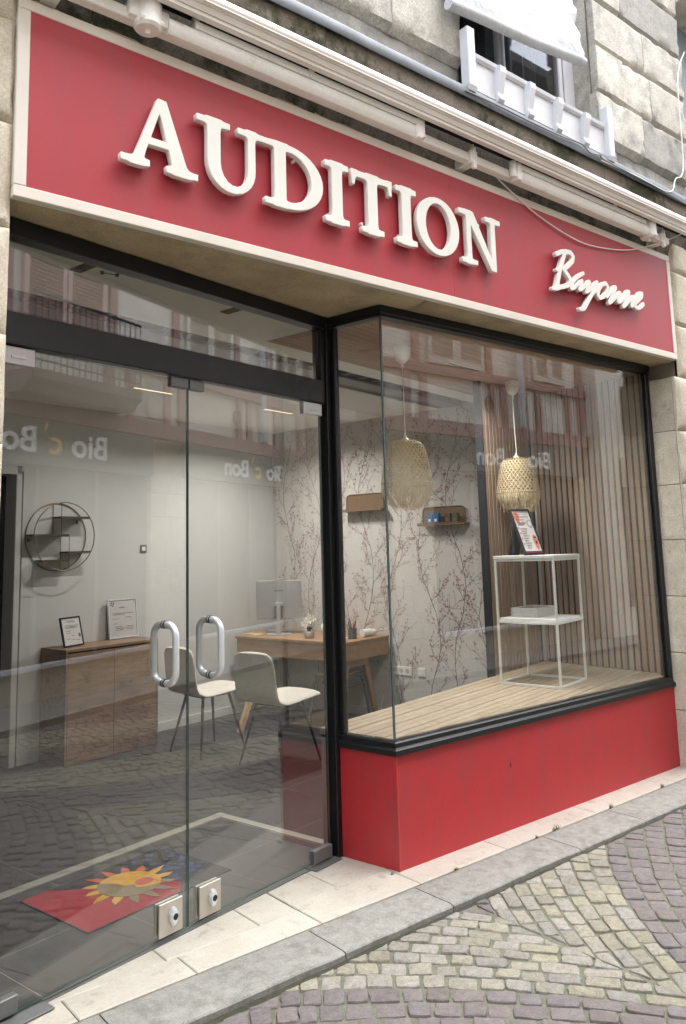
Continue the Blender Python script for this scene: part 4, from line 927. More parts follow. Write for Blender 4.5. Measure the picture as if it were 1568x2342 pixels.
# ================================================================== DISPLAY WINDOW
dk = dthing('display_platform', 'timber plank platform inside the shop window', 'platform', 0, 0, .55)
O2 = toD((0, .036, 0)); dX = np.array([math.cos(-DL), math.sin(-DL)])      # world x in door frame
nfront = np.array([-math.sin(-DL), math.cos(-DL)])                          # world +y in door frame
rgd = random.Random(5)
w_ = .13; i = 0
while w_ > -1.02:
    w1 = w_; w0 = w_-.0545; jag = rgd.uniform(0, .012)
    poly = [(.026+rgd.uniform(0, .004), w0), (2.95, w0), (2.95, w1), (.026, w1)]
    poly = clip(poly, nfront[0], nfront[1], -(nfront[0]*O2[0]+nfront[1]*O2[1])-jag)
    if len(poly) > 2:
        R2 = toD((2.765, 0, 0)); ex = np.array([math.cos(-DL), math.sin(-DL)]); poly = clip(poly, -ex[0], -ex[1], ex[0]*R2[0]+ex[1]*R2[1])
    if len(poly) > 2 and abs(area(poly)) > .002:
        if area(poly) < 0: poly = poly[::-1]
        n = len(poly); zt = .077+rgd.uniform(-.001, .001); MB().add([(x, y, .045) for x, y in poly]+[(x, y, zt-.003) for x, y in poly]+[(x+(.0 if True else 0), y+(.003 if y < (w0+w1)/2 else -.003), zt) for x, y in poly], [tuple(range(n))[::-1]]+[(a, (a+1) % n, n+(a+1) % n, n+a) for a in range(n)]+[(n+a, n+(a+1) % n, 2*n+(a+1) % n, 2*n+a) for a in range(n)]+[tuple(range(2*n, 3*n))]).obj('plank', 'deck', dk)
    w_ -= .062; i += 1
base = [(.032, .125), (2.90, .125)]; e1 = toD((2.755, .05, 0)); e0 = toD((.05, .05, 0)); basep = [(.032, e0[1]+.004), (e1[0], e1[1]), (2.90, .125), (.032, .125)]
MB().prism(basep, .03, .060, 'z').obj('groove_base', 'groove', dk)
MB().prism([(x, y) for x, y in basep], -.549, .029, 'z').obj('carcass', 'white_wall', dk)
# slat walls
def slatwall(name, label, frame, L, z0, z1, pitch=.0552, sw=.0390):
    t = thing(name, label, 'slat wall', frame[0], frame[1])
    box('felt_backing', 'slat_felt', (-.005, L+.005, .012, .022, z0, z1), t)
    me = MB().rbox(0, sw, 0, .0115, z0, z1, .0015, 1).mesh('slat', 'slat')
    for k in range(int((L+pitch-sw)/pitch)): link('slat', me, t, (k*pitch, 0, 0))
    return t
t = slatwall('slat_wall', 'oak slat partition with black gaps behind the display stand', (Dp(2.055, .128), DL), .86, .630, CZ-.002)
box('end_post', 'near_black', (-.024, -.006, -.006, .055, .600, CZ-.002), t); box('back_board', 'white_wall', (-.005, .86, .023, .05, .63, CZ-.002), t)
slatwall('slat_wall', 'oak slat lining with black gaps on the side wall beside the right window jamb', ((2.768, 1.135, 0), -PI/2), 1.08, .630, CZ-.002)
# slat ceiling
t = dthing('slat_ceiling', 'timber slat ceiling over the shop window', 'slat ceiling', 0, 0, CZ)
pl = [(.004, e0[1]-.01), (e1[0], e1[1]-.01), (2.93, .1), (2.93, .469), (.004, .469)]
MB().prism(pl, .016, .03, 'z').obj('backing', 'slat_felt', t)
w_ = .468
while w_ > -1.0:
    poly = [(.004, w_-.0535), (2.95, w_-.0535), (2.95, w_), (.004, w_)]
    poly = clip(poly, nfront[0], nfront[1], -(nfront[0]*O2[0]+nfront[1]*O2[1])-.012); 
    if len(poly) > 2: poly = clip(poly, -ex[0], -ex[1], ex[0]*R2[0]+ex[1]*R2[1]) if w_ < .1 else poly
    if len(poly) > 2 and abs(area(poly)) > .002:
        if area(poly) < 0: poly = poly[::-1]
        MB().prism(poly, -.0, .0155, 'z').obj('slat', 'ceil_slat', t)
    w_ -= .058
downlight(1.42, .25, .42, 'slim white framed downlight strip in the timber slat ceiling', 4)  # fixture cells stay dark; its lamp is added to brighten the display
for o_ in list(bpy.data.objects):
    if o_.get('label', '').startswith('slim white framed'): o_.location = (1.405, .662, CZ); o_.rotation_euler = (0, 0, R_(10))
# pendants
def pendant(P, label, seed, R0):
    t = thing('pendant_lamp', label, 'pendant lamp', (P[0], P[1], 1.82), 0, 'woven pendant lamps'); rg = random.Random(seed); zc_ = CZ-1.82
    MB().lathe([(.0, zc_), (.052, zc_), (.055, zc_-.006), (.052, zc_-.05), (.040, zc_-.088), (.020, zc_-.105), (.008, zc_-.110), (.007, zc_-.135), (.0, zc_-.135)], 28).obj('ceiling_cup', 'pendant_white', t, True)
    pts = [(.004*math.sin(q*5+seed), .004*math.cos(q*4), zc_-.13-(zc_-.13-.455)*q) for q in np.linspace(0, 1, 14)]; MB().tube(pts, .0034, 6).obj('cord', 'pendant_white', t, True)
    MB().lathe([(.0, .475), (.008, .472), (.010, .455), (.026, .442), (.028, .434), (0, .432)], 16).obj('socket_cap', 'pendant_white', t, True)
    prof = [(.02, .438), (.060, .434), (.092, .424), (.110, .408), (.122, .380), (.134, .33), (.146, .27), (.156, .21), (.161, .165)]
    prof = [(a*R0, b) for a, b in prof]
    zz = [p[1] for p in prof][::-1]; rr = [p[0] for p in prof][::-1]
    def rad(z): return float(np.interp(z, zz, rr))
    def strip(pts, wd):
        vs = []; fs = []; n = len(pts)
        for i, (a, z, r) in enumerate(pts):
            da = wd/2/max(r, .02); vs += [(r*math.cos(a-da), r*math.sin(a-da), z), (r*math.cos(a+da), r*math.sin(a+da), z)]
        for i in range(n-1): fs.append((2*i, 2*i+1, 2*i+3, 2*i+2))
        return vs, fs
    wv = MB(); N = 30
    for d in (-1, 1):
        for k in range(N):
            a0 = 2*PI*k/N+(0 if d > 0 else PI/N); pts = []
            for q in range(27):
                s_ = q/26; z = .434-(.434-.165)*s_; pts.append((a0+d*s_*2.6*.5, z, rad(z)+.0014*math.sin(q*PI/2+k*PI)*1))
            wv.add(*strip(pts, .0064))
    for k in range(15):
        z = .405-k*.0160; pts = [(2*PI*q/60, z+.0008*math.sin(q), rad(z)-.0005+.0016*(-1)**(q+k)) for q in range(61)]
        vs = []; fs = []
        for i, (a, zz_, r) in enumerate(pts): vs += [(r*math.cos(a), r*math.sin(a), zz_-.0019), (r*math.cos(a), r*math.sin(a), zz_+.0019)]
        for i in range(60): fs.append((2*i, 2*i+2, 2*i+3, 2*i+1))
        wv.add(vs, fs)
    for k in range(64):
        a = 2*PI*k/64; wv.add(*strip([(a, .438-.001*q, r) for q, r in enumerate(np.linspace(.02, .118*R0, 8))], .0075)) if k % 2 else None
    o = wv.obj('woven_shade', 'bamboo', t)
    MB().tube([(rad(.167)*math.cos(a), rad(.167)*math.sin(a), .167) for a in np.linspace(0, 2*PI, 40)[:-1]], .0026, 6, closed=True).obj('rim_hoop', 'bamboo', t, True)
    fr_ = MB()
    for k in range(260):
        a = 2*PI*k/260+rg.uniform(-.02, .02); tw = rg.choice((-1, 1))*rg.uniform(.10, .45); r1 = rg.uniform(.058, .095)*R0; L = rg.uniform(.146, .160); pts = []
        for q in range(8):
            s_ = q/7; r = (.159*R0+.005*math.sin(s_*PI*.8))*(1-s_**2.6)+r1*s_**2.6; pts.append((a+tw*s_, .168-L*s_, r))
        fr_.add(*strip(pts, .0030))
    for k in range(9):
        a = rg.uniform(0, 2*PI); pts = [(a+.1*q, .10-.03*q*rg.uniform(.7, 1), .13*R0+.02*q) for q in range(4)]; fr_.add(*strip(pts, .002))
    if seed == 2:
        for k in range(7):
            a = rg.uniform(3.3, 4.5); pts = [(a, .06-.022*q+.004*q*(k % 3), .10+.035*q) for q in range(4)]; fr_.add(*strip(pts, .002))
    fr_.obj('fringe', 'bamboo', t)
pendant(onZ((918, 793), CZ), 'woven bamboo pendant lamp hanging beside the glass corner', 1, 1.0)
pendant(onZ((1170, 873), CZ), 'woven bamboo pendant lamp hanging over the framed leaflet and slat wall', 2, 1.04)
# white display stand
st = dthing('display_stand', 'tall white metal display stand on the timber platform', 'display stand', 1.98, -.293, .6275)
hx, hy, hh = .216, .219, .885; b = .0075
for sx in (-1, 1):
    for sy in (-1, 1): box('leg', 'stand_white', (sx*hx-b, sx*hx+b, sy*hy-b, sy*hy+b, .0, hh-.022), st, .0015)
for z, nm in ((.0075, 'base_rail'), (hh-.031, 'top_rail'), (.425, 'shelf_rail')):
    for s_ in (-1, 1):
        box(nm, 'stand_white', (-hx+b+.0005, hx-b-.0005, s_*hy-b+.001, s_*hy+b-.001, z-.0075, z+.0075), st, .001); box(nm, 'stand_white', (s_*hx-b+.001, s_*hx+b-.001, -hy+b+.0005, hy-b-.0005, z-.0075, z+.0075), st, .001)
box('top', 'stand_white', (-hx-.010, hx+.010, -hy-.010, hy+.010, hh-.0218, hh), st, .002); box('shelf', 'stand_white', (-hx+.009, hx-.009, -hy+.009, hy-.009, .4330, .4530), st, .002)
bk = dthing('wicker_tray', 'shallow white wicker tray on the middle shelf of the display stand', 'tray', 2.035, -.225, .6275+.4535, R_(-3))
mb = MB()
for k in range(6):
    z = .004+k*.0105
    for (x0, x1, y0, y1) in ((-.155, .155, -.105, -.090), (-.155, .155, .090, .105), (-.155, -.140, -.090, .090), (.140, .155, -.090, .090)): mb.rbox(x0+.001*(k % 2), x1-.001*(k % 2), y0+.001*(k % 2), y1-.001*(k % 2), z-.004, z+.0055, .003, 1)
mb.box(-.145, .145, -.095, .095, 0, .004); mb.obj('weave', 'basket', bk)
# framed leaflet leaning on an easel foot
def onW(p, w0): v = ray(p); P0 = Dp(0, w0); return toD(C+v*((P0-C)@nD)/(v@nD))
z5 = lambda x, y: ((1560+x*.39541)/1.43622, (1620+y*.39541)/1.43622)
pb = onW(z5(495, 500), -.30)
ps = dthing('framed_leaflet', 'black framed leaflet in pink and white leaning on the display stand', 'leaflet frame', pb[0], pb[1], .6275+hh, R_(-16))
ps.scale = (1.32, 1.32, 1.32)
tilt = thing('frame_panel', None, None); tilt.parent = ps; tilt.rotation_euler = (R_(-22), 0, 0)
PW, PH = .155, .272
mb = MB()
for b_ in ((-PW/2, PW/2, 0, .011), (-PW/2, PW/2, PH-.011, PH), (-PW/2, -PW/2+.011, .0115, PH-.0115), (PW/2-.011, PW/2, .0115, PH-.0115)): mb.rbox(b_[0], b_[1], -.008, .008, b_[2], b_[3], .002, 1)
mb.obj('frame', 'near_black', tilt); box('sheet', 'paper', (-PW/2+.01, PW/2-.01, -.003, .003, .01, PH-.01), tilt)
def blob(cx_, cz_, rx, rz, mat, y=-.0038, n=18): MB().prism([(cx_+rx*math.cos(a)*(1+.12*math.sin(3*a)), cz_+rz*math.sin(a)) for a in np.linspace(0, 2*PI, n+1)[:-1]], y, y+.0006, 'y').obj('print', mat, tilt)
blob(-.042, .222, .022, .034, 'salmon'); blob(.045, .075, .018, .045, 'salmon'); box('print', 'maroon', (-.066, .066, -.0042, -.0032, .012, .022), tilt)
for k in range(4): blob(-.052, .160-.032*k, .006, .006, 'salmon', -.0040)
blob(.046, .072, .006, .010, 'ink_dark', -.0045, 10); box('print', 'ink_dark', (.036, .056, -.0046, -.0040, .098, .106), tilt)
for k, s_ in enumerate(('Nouveau Centre', "d'Audioprothèse", 'Bayonnais')): link('print_text', text_mesh('print_text', s_, .0150, 'ink_dark'), tilt, (-.050, -.0046, .238-.017*k), (PI/2, 0, 0))
mb = MB()
for k in range(9): mb.box(-.042, .010-.008*(k % 3), -.0042, -.0034, .152-.014*k, .1545-.014*k)
for k in range(3): mb.box(-.05, .02-.01*k, -.0042, -.0034, .190-.007*k, .192-.007*k)
mb.obj('print_lines', 'ink', tilt)
MB().tube([(.045+.018*math.cos(a), -.0042, .185+.022*math.sin(a)) for a in np.linspace(0, 2*PI, 25)[:-1]], .0009, 5, closed=True).obj('print', 'ink_dark', tilt)
mb = MB(); mb.prism([(.088, .19), (.098, .19), (.160, .0), (.146, .0)], -.035, .035, 'x'); mb.obj('easel_foot', 'leg_black', ps)
# ================================================================== FURNITURE
# sideboard
sb = dthing('sideboard', 'two door oak sideboard against the white back wall', 'sideboard', .628, 2.995, .0065)
SW, SD, SH = .445, .178, .868
box('top', 'side_wood', (-SW, SW, -SD, SD, SH-.022, SH), sb, .002)
for s_ in (-1, 1): box('side_panel', 'side_wood', (s_*SW-(.018 if s_ > 0 else 0), s_*SW+(.018 if s_ < 0 else 0), -SD, SD, .0, SH-.0225), sb, .0015)
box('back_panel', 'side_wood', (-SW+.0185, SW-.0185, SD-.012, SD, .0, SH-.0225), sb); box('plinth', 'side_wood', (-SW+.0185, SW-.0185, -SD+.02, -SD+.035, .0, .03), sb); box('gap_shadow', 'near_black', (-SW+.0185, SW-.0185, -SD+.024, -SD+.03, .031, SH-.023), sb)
for a, b in ((-SW+.0195, -.002), (.002, SW-.0195)):
    d = box('door', 'side_wood', (a, b, -SD, -SD+.018, .004, SH-.036), sb, .0015); box('finger_pull', 'near_black', ((a+b)/2-.06, (a+b)/2+.06, -SD+.001, -SD+.012, SH-.0355, SH-.031), d)
def doc_frame(name, label, u, w_, z, W_, H_, rz, tilt_, mat, lines):
    t = dthing(name, label, 'frame', u, w_, z, rz); p = thing('frame_panel', None, None); p.parent = t; p.rotation_euler = (tilt_, 0, 0)
    mb = MB()
    for b_ in ((-W_/2, W_/2, 0, .012), (-W_/2, W_/2, H_-.012, H_), (-W_/2, -W_/2+.012, .0125, H_-.0125), (W_/2-.012, W_/2, .0125, H_-.0125)): mb.rbox(b_[0], b_[1], -.009, .009, b_[2], b_[3], .002, 1)
    mb.obj('frame', mat, p); box('sheet', 'paper', (-W_/2+.011, W_/2-.011, -.003, .004, .011, H_-.011), p)
    box('glazing', 'glass', (-W_/2+.0115, W_/2-.0115, -.0062, -.0055, .0115, H_-.0115), p)
    mb = MB()
    for x0, x1, z_ in lines: mb.box(x0*W_, x1*W_, -.0044, -.0034, z_*H_, z_*H_+.0035)
    mb.obj('print_lines', 'ink', p); tt = math.tan(-tilt_)*H_*.6; mb = MB(); mb.prism([(tt+.012, H_*.6), (tt+.017, H_*.6), (tt+.034, -.002), (tt+.028, -.002)], -.02, .02, 'x'); mb.obj('strut', 'near_black', t)
    return t, p
zt = .0065+SH+.0005
t, p = doc_frame('certificate_frame', 'square black framed certificate standing tilted on the sideboard', .352, 2.97, zt+.003, .222, .236, R_(14), R_(-14), 'near_black', [(-.2, .15, .86), (-.15, .2, .82), (-.32, .36, .70), (-.32, .30, .66), (-.32, .36, .62), (-.32, -.05, .52), (-.3, -.1, .45), (-.05, .1, .35), (-.3, -.1, .25), (-.05, .12, .22), (.15, .35, .2)])
MB().tube([(-.01+.03*math.cos(a), -.0042, .125+.03*math.sin(a)) for a in np.linspace(0, 2*PI, 25)[:-1]], .0008, 5, closed=True).obj('print', 'salmon', p)
MB().prism([(.078+.013*math.cos(a), .085+.017*math.sin(a)) for a in np.linspace(0, 2*PI, 17)[:-1]], -.0044, -.0036, 'y').obj('stamp', 'ink', p)
t, p = doc_frame('price_list_frame', 'tall silver framed price list standing against the wall on the sideboard', .932, 3.105, zt+.003, .30, .335, R_(0), R_(-7), 'satin', [(-.34, .36, .63), (-.34, .05, .60), (-.34, -.2, .49), (.08, .28, .52), (-.34, -.2, .37), (-.28, -.05, .29), (.1, .34, .29), (-.28, .06, .25), (.1, .34, .25), (-.28, -.02, .21), (.1, .34, .21)])
link('print_text', text_mesh('print_text', 'TARIFS', .020, 'maroon'), p, (-.04, -.0046, .255), (PI/2, 0, 0))
for k in range(4): MB().prism([(-.105+.014*math.cos(k*PI/2+.4)+.007*math.cos(a), .293+.014*math.sin(k*PI/2+.4)+.007*math.sin(a)) for a in np.linspace(0, 2*PI, 9)[:-1]], -.0046, -.0038, 'y').obj('logo_mark', 'ink_dark' if k % 2 else 'maroon', p)
# round wire shelf
rs = dthing('round_wall_shelf', 'round brass wire wall shelf with four dark wood ledges', 'wall shelf', .300, 3.178, 1.755)
RR = .277; DPT = .13
for nm, y in (('hoop', -.006), ('hoop', -DPT)):
    MB().tube([(RR*math.cos(a), y, RR*math.sin(a)) for a in np.linspace(0, 2*PI, 65)[:-1]], .0042, 8, closed=True).obj(nm, 'brass', rs, True)
def chord(z): return math.sqrt(RR*RR-z*z)
for x0, x1, z in ((-.035, chord(.15), .15), (-chord(.005), .04, .005), (.03, chord(-.135), -.135), (-chord(-.20), .035, -.20)):
    box('ledge', 'shelf_wood', (x0, x1, -DPT, -.006, z, z+.014), rs, .001); MB().tube([(x0, -DPT, z-.004), (x1, -DPT, z-.004)], .003, 6).obj('ledge_rod', 'brass', rs)
for x, z0, z1 in ((-.035, .005, chord(-.035)), (.04, -chord(.04), .0)):
    for y in (-.006, -DPT): MB().tube([(x, y, z0), (x, y, z1)], .003, 6).obj('upright', 'brass', rs)
for x, z in ((.19, .135), (-.25, -.01)): MB().rbox(x-.01, x+.01, -.012, -.001, z-.028, z, .002, 1).obj('wall_tab', 'brass', rs)
# back room seen through the doorway
pf = dthing('perforated_panel', 'perforated tan acoustic panel in the back room', 'panel', -.62, 4.9, 1.32)
box('board', 'perf', (-.55, .55, -.02, .02, 0, .95), pf)
dots = MB()
for i in range(44):
    for j in range(38):
        x, z = -.53+i*.0246, .015+j*.0246; dots.add([(x+.0055*math.cos(a), -.0206, z+.0055*math.sin(a)) for a in (0, 1.05, 2.09, 3.14, 4.19, 5.24)], [(0, 1, 2, 3, 4, 5)])
dots.obj('perforations', 'near_black', pf); box('top_trim', 'near_black', (-.56, .56, -.024, .02, .951, .99), pf)
ct = dthing('wood_counter', 'pale wood counter edge in the back room', 'counter', -.55, 4.55, .0065); box('top', 'desk_wood', (-.7, .45, -.3, .3, .72, .75), ct, .003); box('lower_shelf', 'desk_wood', (-.7, .45, -.3, .3, .56, .585), ct, .003)
for x in (-.68, .43): box('leg', 'leg_black', (x-.02, x+.02, -.28, .28, 0, .5595), ct)
for x in (-.68, .43): box('leg', 'leg_black', (x-.02, x+.02, -.28, .28, .5855, .7195), ct)
# boucle chairs
def make_chair(label, u, w_, rz):
    t = dthing('chair', label, 'chair', u, w_, .0065, rz, 'boucle visitor chairs')
    prof = [(.262, .478, .185), (.255, .490, .205), (.20, .494, .216), (.08, .486, .220), (-.06, .474, .220), (-.15, .470, .220), (-.205, .487, .219), (-.232, .53, .218), (-.243, .60, .216), (-.252, .69, .213), (-.262, .77, .207), (-.268, .812, .192), (-.271, .836, .158), (-.272, .842, .11)]
    K = 40; P = []
    ts = np.linspace(0, len(prof)-1, K); arr = np.array(prof)
    for q in ts: P.append([np.interp(q, range(len(prof)), arr[:, k]) for k in range(3)])
    P = np.array(P)
    for _ in range(2): P[1:-1] = (P[:-2]+2*P[1:-1]+P[2:])/4
    ns = 22; top = []; bot = []
    for i in range(K):
        a, b = P[max(i-1, 0)], P[min(i+1, K-1)]; d = np.array([b[0]-a[0], b[1]-a[1]]); d /= np.linalg.norm(d); nrm = np.array([d[1], -d[0]])*-1
        nrm = np.array([-d[1], d[0]]) if False else np.array([d[1], -d[0]])
        e = min(1, min(i, K-1-i)/2.5+.35)
        for j in range(ns+1):
            s_ = -1+2*j/ns; s2 = math.copysign(1-(1-abs(s_))**1.5, s_); h = .021*e*max(0, 1-abs(s2)**5)**.5
            bow = .018*s2*s2*(1 if P[i][1] > .5 else .5)
            x, z = P[i][0], P[i][1]
            # curl of the edges towards the sitter
            up = -nrm
            x += up[0]*bow; z += up[1]*bow; y = s2*P[i][2]
            top.append((x+up[0]*h, y, z+up[1]*h)); bot.append((x-up[0]*h, y, z-up[1]*h))
    n1 = ns+1; fs = []
    for i in range(K-1):
        for j in range(ns):
            a = i*n1+j; fs.append((a, a+1, a+n1+1, a+n1)); b = a+K*n1; fs.append((b, b+n1, b+n1+1, b+1))
    per = [j for j in range(n1)]+[i*n1+ns for i in range(1, K)]+[(K-1)*n1+j for j in range(ns-1, -1, -1)]+[i*n1 for i in range(K-2, 0, -1)]
    for a, b in zip(per, per[1:]+per[:1]): fs.append((b, a, a+K*n1, b+K*n1))
    mb = MB().add(top+bot, fs); mb.obj('seat_shell', 'fabric', t, True)
    MB().rbox(-.15, .14, -.13, .13, .438, .456, .004, 1).obj('seat_frame', 'leg_black', t)
    for sx in (-1, 1):
        for sy in (-1, 1): MB().tube([(sx*.125, sy*.115, .450), (sx*.217, sy*.216, .0)], [.0125, .0085], 10).obj('leg', 'leg_black', t, True)
make_chair('cream boucle chair with black legs facing the desk, closer to the glass door', 1.195, 1.52, 0)
make_chair('cream boucle chair with black legs beside the sideboard and wall skirting', 1.15, 2.28, R_(-7))
# desk
dk2 = dthing('desk', 'oak desk with splayed legs against the blossom wallpaper', 'desk', 2.215, 1.69, .0065)
DW, DD, DH = .685, 1.36, .765
box('top', 'desk_wood', (-.01, DW, -.01, DD, DH-.024, DH), dk2, .002)
for nm, b_ in (('apron', (.004, .022, .004, DD-.01, DH-.170, DH-.0245)), ('apron', (.0225, DW-.002, .004, .022, DH-.170, DH-.0245)), ('apron', (.0225, DW-.002, DD-.03, DD-.012, DH-.170, DH-.0245))): box(nm, 'desk_wood', b_, dk2, .0015)
box('cross_rail', 'leg_wood', (.06, .40, .05, .09, DH-.235, DH-.1705), dk2, .002)
def leg(a, b, c, d, label=None):
    mb = MB(); v = []
    for (x, y, z, h) in ((a, b, DH-.172, .035), (c, d, 0, .026)): v += [(x-h, y-.018, z), (x+h, y-.018, z), (x+h, y+.018, z), (x-h, y+.018, z)]
    mb.add(v, [(3, 2, 1, 0), (4, 5, 6, 7), (0, 1, 5, 4), (1, 2, 6, 5), (2, 3, 7, 6), (3, 0, 4, 7)]); return mb.obj('leg', 'leg_wood', dk2)
leg(.43, .11, .60, .11); leg(.10, .07, .02, .07); leg(.06, 1.05, -.46, .84); leg(.55, 1.25, .62, 1.30)
ZD = .0065+DH+.0005
# monitor, back to the street
mo = dthing('monitor', 'silver computer monitor seen from behind on the desk', 'monitor', 2.438, 2.683, ZD, R_(38))
box('base', 'plastic_silver', (-.02, .13, -.12, .12, 0, .010), mo, .004); MB().rbox(.0, .035, -.022, .022, .0105, .315, .006, 2).obj('column', 'plastic_silver', mo); MB().rbox(.0355, .085, -.04, .04, .27, .305, .006, 2).obj('hinge', 'plastic_silver', mo)
pn = thing('panel', None, None); pn.parent = mo; pn.location = (.055, 0, .30); pn.rotation_euler = (0, R_(-4), 0)
box('back_shell', 'plastic_silver', (.031, .050, -.225, .225, -.155, .225), pn, .006); box('screen', 'screen', (.0502, .056, -.220, .220, -.150, .220), pn, .002); box('webcam', 'plastic_silver', (.030, .052, -.055, .055, .2255, .238), pn, .003)
link('emblem', text_mesh('emblem', 'Lenovo', .030, 'zinc', .0006, align='CENTER'), pn, (.0303, 0, .115), (PI/2, 0, -PI/2))
# things on the desk
t = dthing('orchid_pot', 'white orchid in a speckled grey pot on the desk', 'plant', 2.36, 2.218, ZD)
MB().lathe([(.0, 0), (.034, 0), (.044, .012), (.048, .035), (.043, .058), (.036, .064), (.030, .058), (.0, .054)], 22).obj('pot', 'pot', t, True)
for a, l in ((.3, .07), (1.9, .06), (3.3, .075), (4.6, .065), (5.5, .05)):
    mb = MB(); vs = []; fs = []
    for i in range(7):
        s_ = i/6; r = l*s_*.45; z = .056+l*1.15*s_-.03*s_*s_; wd = .022*math.sin(PI*min(.97, s_*.9+.08)); c, s2 = math.cos(a), math.sin(a)
        vs += [(r*c-wd*s2, r*s2+wd*c, z), (r*c, r*s2, z-.006), (r*c+wd*s2, r*s2-wd*c, z)]
    for i in range(6):
        for j in range(2): q = i*3+j; fs.append((q, q+1, q+4, q+3))
    mb.add(vs, fs).obj('leaf', 'leaf', t, True)
MB().tube([(0, 0, .06), (.004, .006, .12), (.0, -.01, .17), (-.005, -.05, .205), (-.005, -.09, .20)], .0022, 6).obj('stem', 'weed', t, True)
rgo = random.Random(3)
for (x, y, z) in ((-.02, .055, .135), (-.02, .02, .12), (-.01, .03, .165), (-.02, -.015, .175), (-.03, -.04, .165), (-.02, -.085, .19), (.01, .0, .20), (-.02, .01, .145), (-.02, -.065, .182)):
    mb = MB(); a0 = rgo.uniform(0, 6)
    for k in range(5):
        a = a0+k*1.257; c = Vector((x-.004, y+.016*math.cos(a), z+.016*math.sin(a))); vs = [Vector((x, y, z))]
        for q in range(7): b_ = a-1+q/3; vs.append(c+Vector((rgo.uniform(-.004, .004)-.003, .0135*math.cos(b_), .0135*math.sin(b_))))
        mb.add(vs, [(0, q, q+1) for q in range(1, 7)])
    mb.obj('flower', 'petal', t)
t = dthing('globe_lamp', 'small round white globe lamp on the desk behind the corner post', 'lamp', 2.60, 2.19, ZD); MB().lathe([(0, 0), (.04, 0), (.042, .008), (.03, .016)]+[(.065*math.cos(a), .078+.065*math.sin(a)) for a in np.linspace(-1.1, 1.5, 12)], 24).obj('globe', 'pendant_white', t, True)
t = dthing('pen_cup', 'mesh pen cup with coloured pens on the desk corner', 'pen cup', 2.493, 1.809, ZD)
MB().lathe([(0, 0), (.037, 0), (.039, .005), (.040, .098), (.0385, .098), (.037, .006), (0, .006)], 20).obj('cup', pmat('wire_mesh', s2l(110, 118, 130), s2l(80, 96, 84), scale=30, rough=.5, metal=.4), t, True)
for k, (c, a, h) in enumerate(((s2l(60, 130, 50), 2.6, .13), (s2l(230, 110, 60), .2, .14), (s2l(40, 40, 90), 1.2, .16), (s2l(150, 30, 30), -.8, .15), (s2l(24, 24, 28), 2.2, .145), (s2l(40, 120, 50), 3.4, .12), (s2l(30, 60, 140), -2, .13))):
    MB().tube([(.012*math.cos(a+2), .012*math.sin(a+2), .008), (.034*math.cos(a), .034*math.sin(a), h), (.036*math.cos(a), .036*math.sin(a), h+.012)], [.0052, .0052, .0015], 7).obj('pen', pmat('pen%d' % k, c, None, rough=.4), t, True)
t = dthing('white_jar', 'white jar with a cap lying on the desk next to the pen cup', 'jar', 2.70, 1.80, ZD, R_(-10)); MB().tube([(-.06, 0, .036), (.05, 0, .036)], .035, 18).obj('body', 'plastic_white', t, True); MB().tube([(.0505, 0, .036), (.066, 0, .036), (.0665, 0, .036), (.092, 0, .036)], [.020, .020, .028, .028], 16).obj('cap', 'plastic_white', t, True)
def D3(u, w_, z): return tuple(Dp(u, w_, z))
wire('charger_cable', [D3(2.80, 1.79, .81), D3(2.86, 1.70, .83), D3(2.885, 1.672, .80), D3(2.87, 1.665, .70), D3(2.88, 1.66, .58), D3(2.885, 1.655, .42), D3(2.90, 1.66, .34)], .0030, 'cable_white', 'thin white charger cable hanging from the desk end')
wire('charger_cable', [D3(2.905, 1.57, .43), D3(2.895, 1.60, .32), D3(2.89, 1.57, .22), D3(2.885, 1.62, .12), D3(2.86, 1.66, .012), D3(2.80, 1.72, .0115), D3(2.86, 1.78, .10), D3(2.885, 1.76, .22)], .0030, 'cable_white', 'thin white cable looping from the triple socket to the floor')
t = dthing('keyboard', 'pale keyboard on the desk in front of the wallpaper', 'keyboard', 2.70, 2.80, ZD, R_(38)); box('case', 'plastic_silver', (-.07, .07, -.21, .21, 0, .018), t, .004); 
kb = MB()
for i in range(5):
    for j in range(14): kb.rbox(-.055+i*.023, -.036+i*.023, -.195+j*.028, -.171+j*.028, .0182, .0215, .001, 1)
kb.obj('keys', 'plastic_white', t)['kind'] = 'stuff'
t = dthing('paper_stack', 'loose stack of papers fanned over the far end of the desk', 'papers', 2.50, 3.00, ZD, R_(8))
for k in range(5): o = MB().rbox(-.15, .15, -.105, .105, .0012*k, .0012*k+.001, .0003, 1).obj('sheet', 'paper' if k < 4 else pmat('kraft', s2l(214, 184, 132), None, rough=.7), t); o.rotation_euler = (0, 0, .09*k-.15)
t = dthing('note_block', 'tiny white note block at the near desk corner', 'note block', 2.30, 1.745, ZD); box('block', 'paper', (-.025, .025, -.02, .02, 0, .03), t, .001)
# grey metal stool under the desk
t = dthing('stool', 'grey metal stool tucked under the desk end, its lit seat top coloured tan', 'stool', 2.47, 1.96, .0065, R_(6))
MB().rbox(-.17, .17, -.17, .17, .425, .452, .012, 2).obj('seat', 'grey_chair', t); MB().rbox(-.15, .15, -.15, .15, .4525, .468, .010, 2).obj('lit_seat_top', pmat('lit_seat_tan', s2l(196, 168, 118), None, rough=.9), t)  # yellow light on the seat top is put in as a tan layer
for sx in (-1, 1):
    for sy in (-1, 1): MB().tube([(sx*.14, sy*.14, .425), (sx*.165, sy*.165, .38), (sx*.205, sy*.205, 0)], [.012, .017, .015], 8).obj('leg', 'grey_chair', t, True)
mb = MB(); mb.tube([(-.17, -.17, .36), (.17, -.17, .36)], .010, 6); mb.tube([(-.17, .17, .36), (.17, .17, .36)], .010, 6); mb.obj('stretcher', 'grey_chair', t)
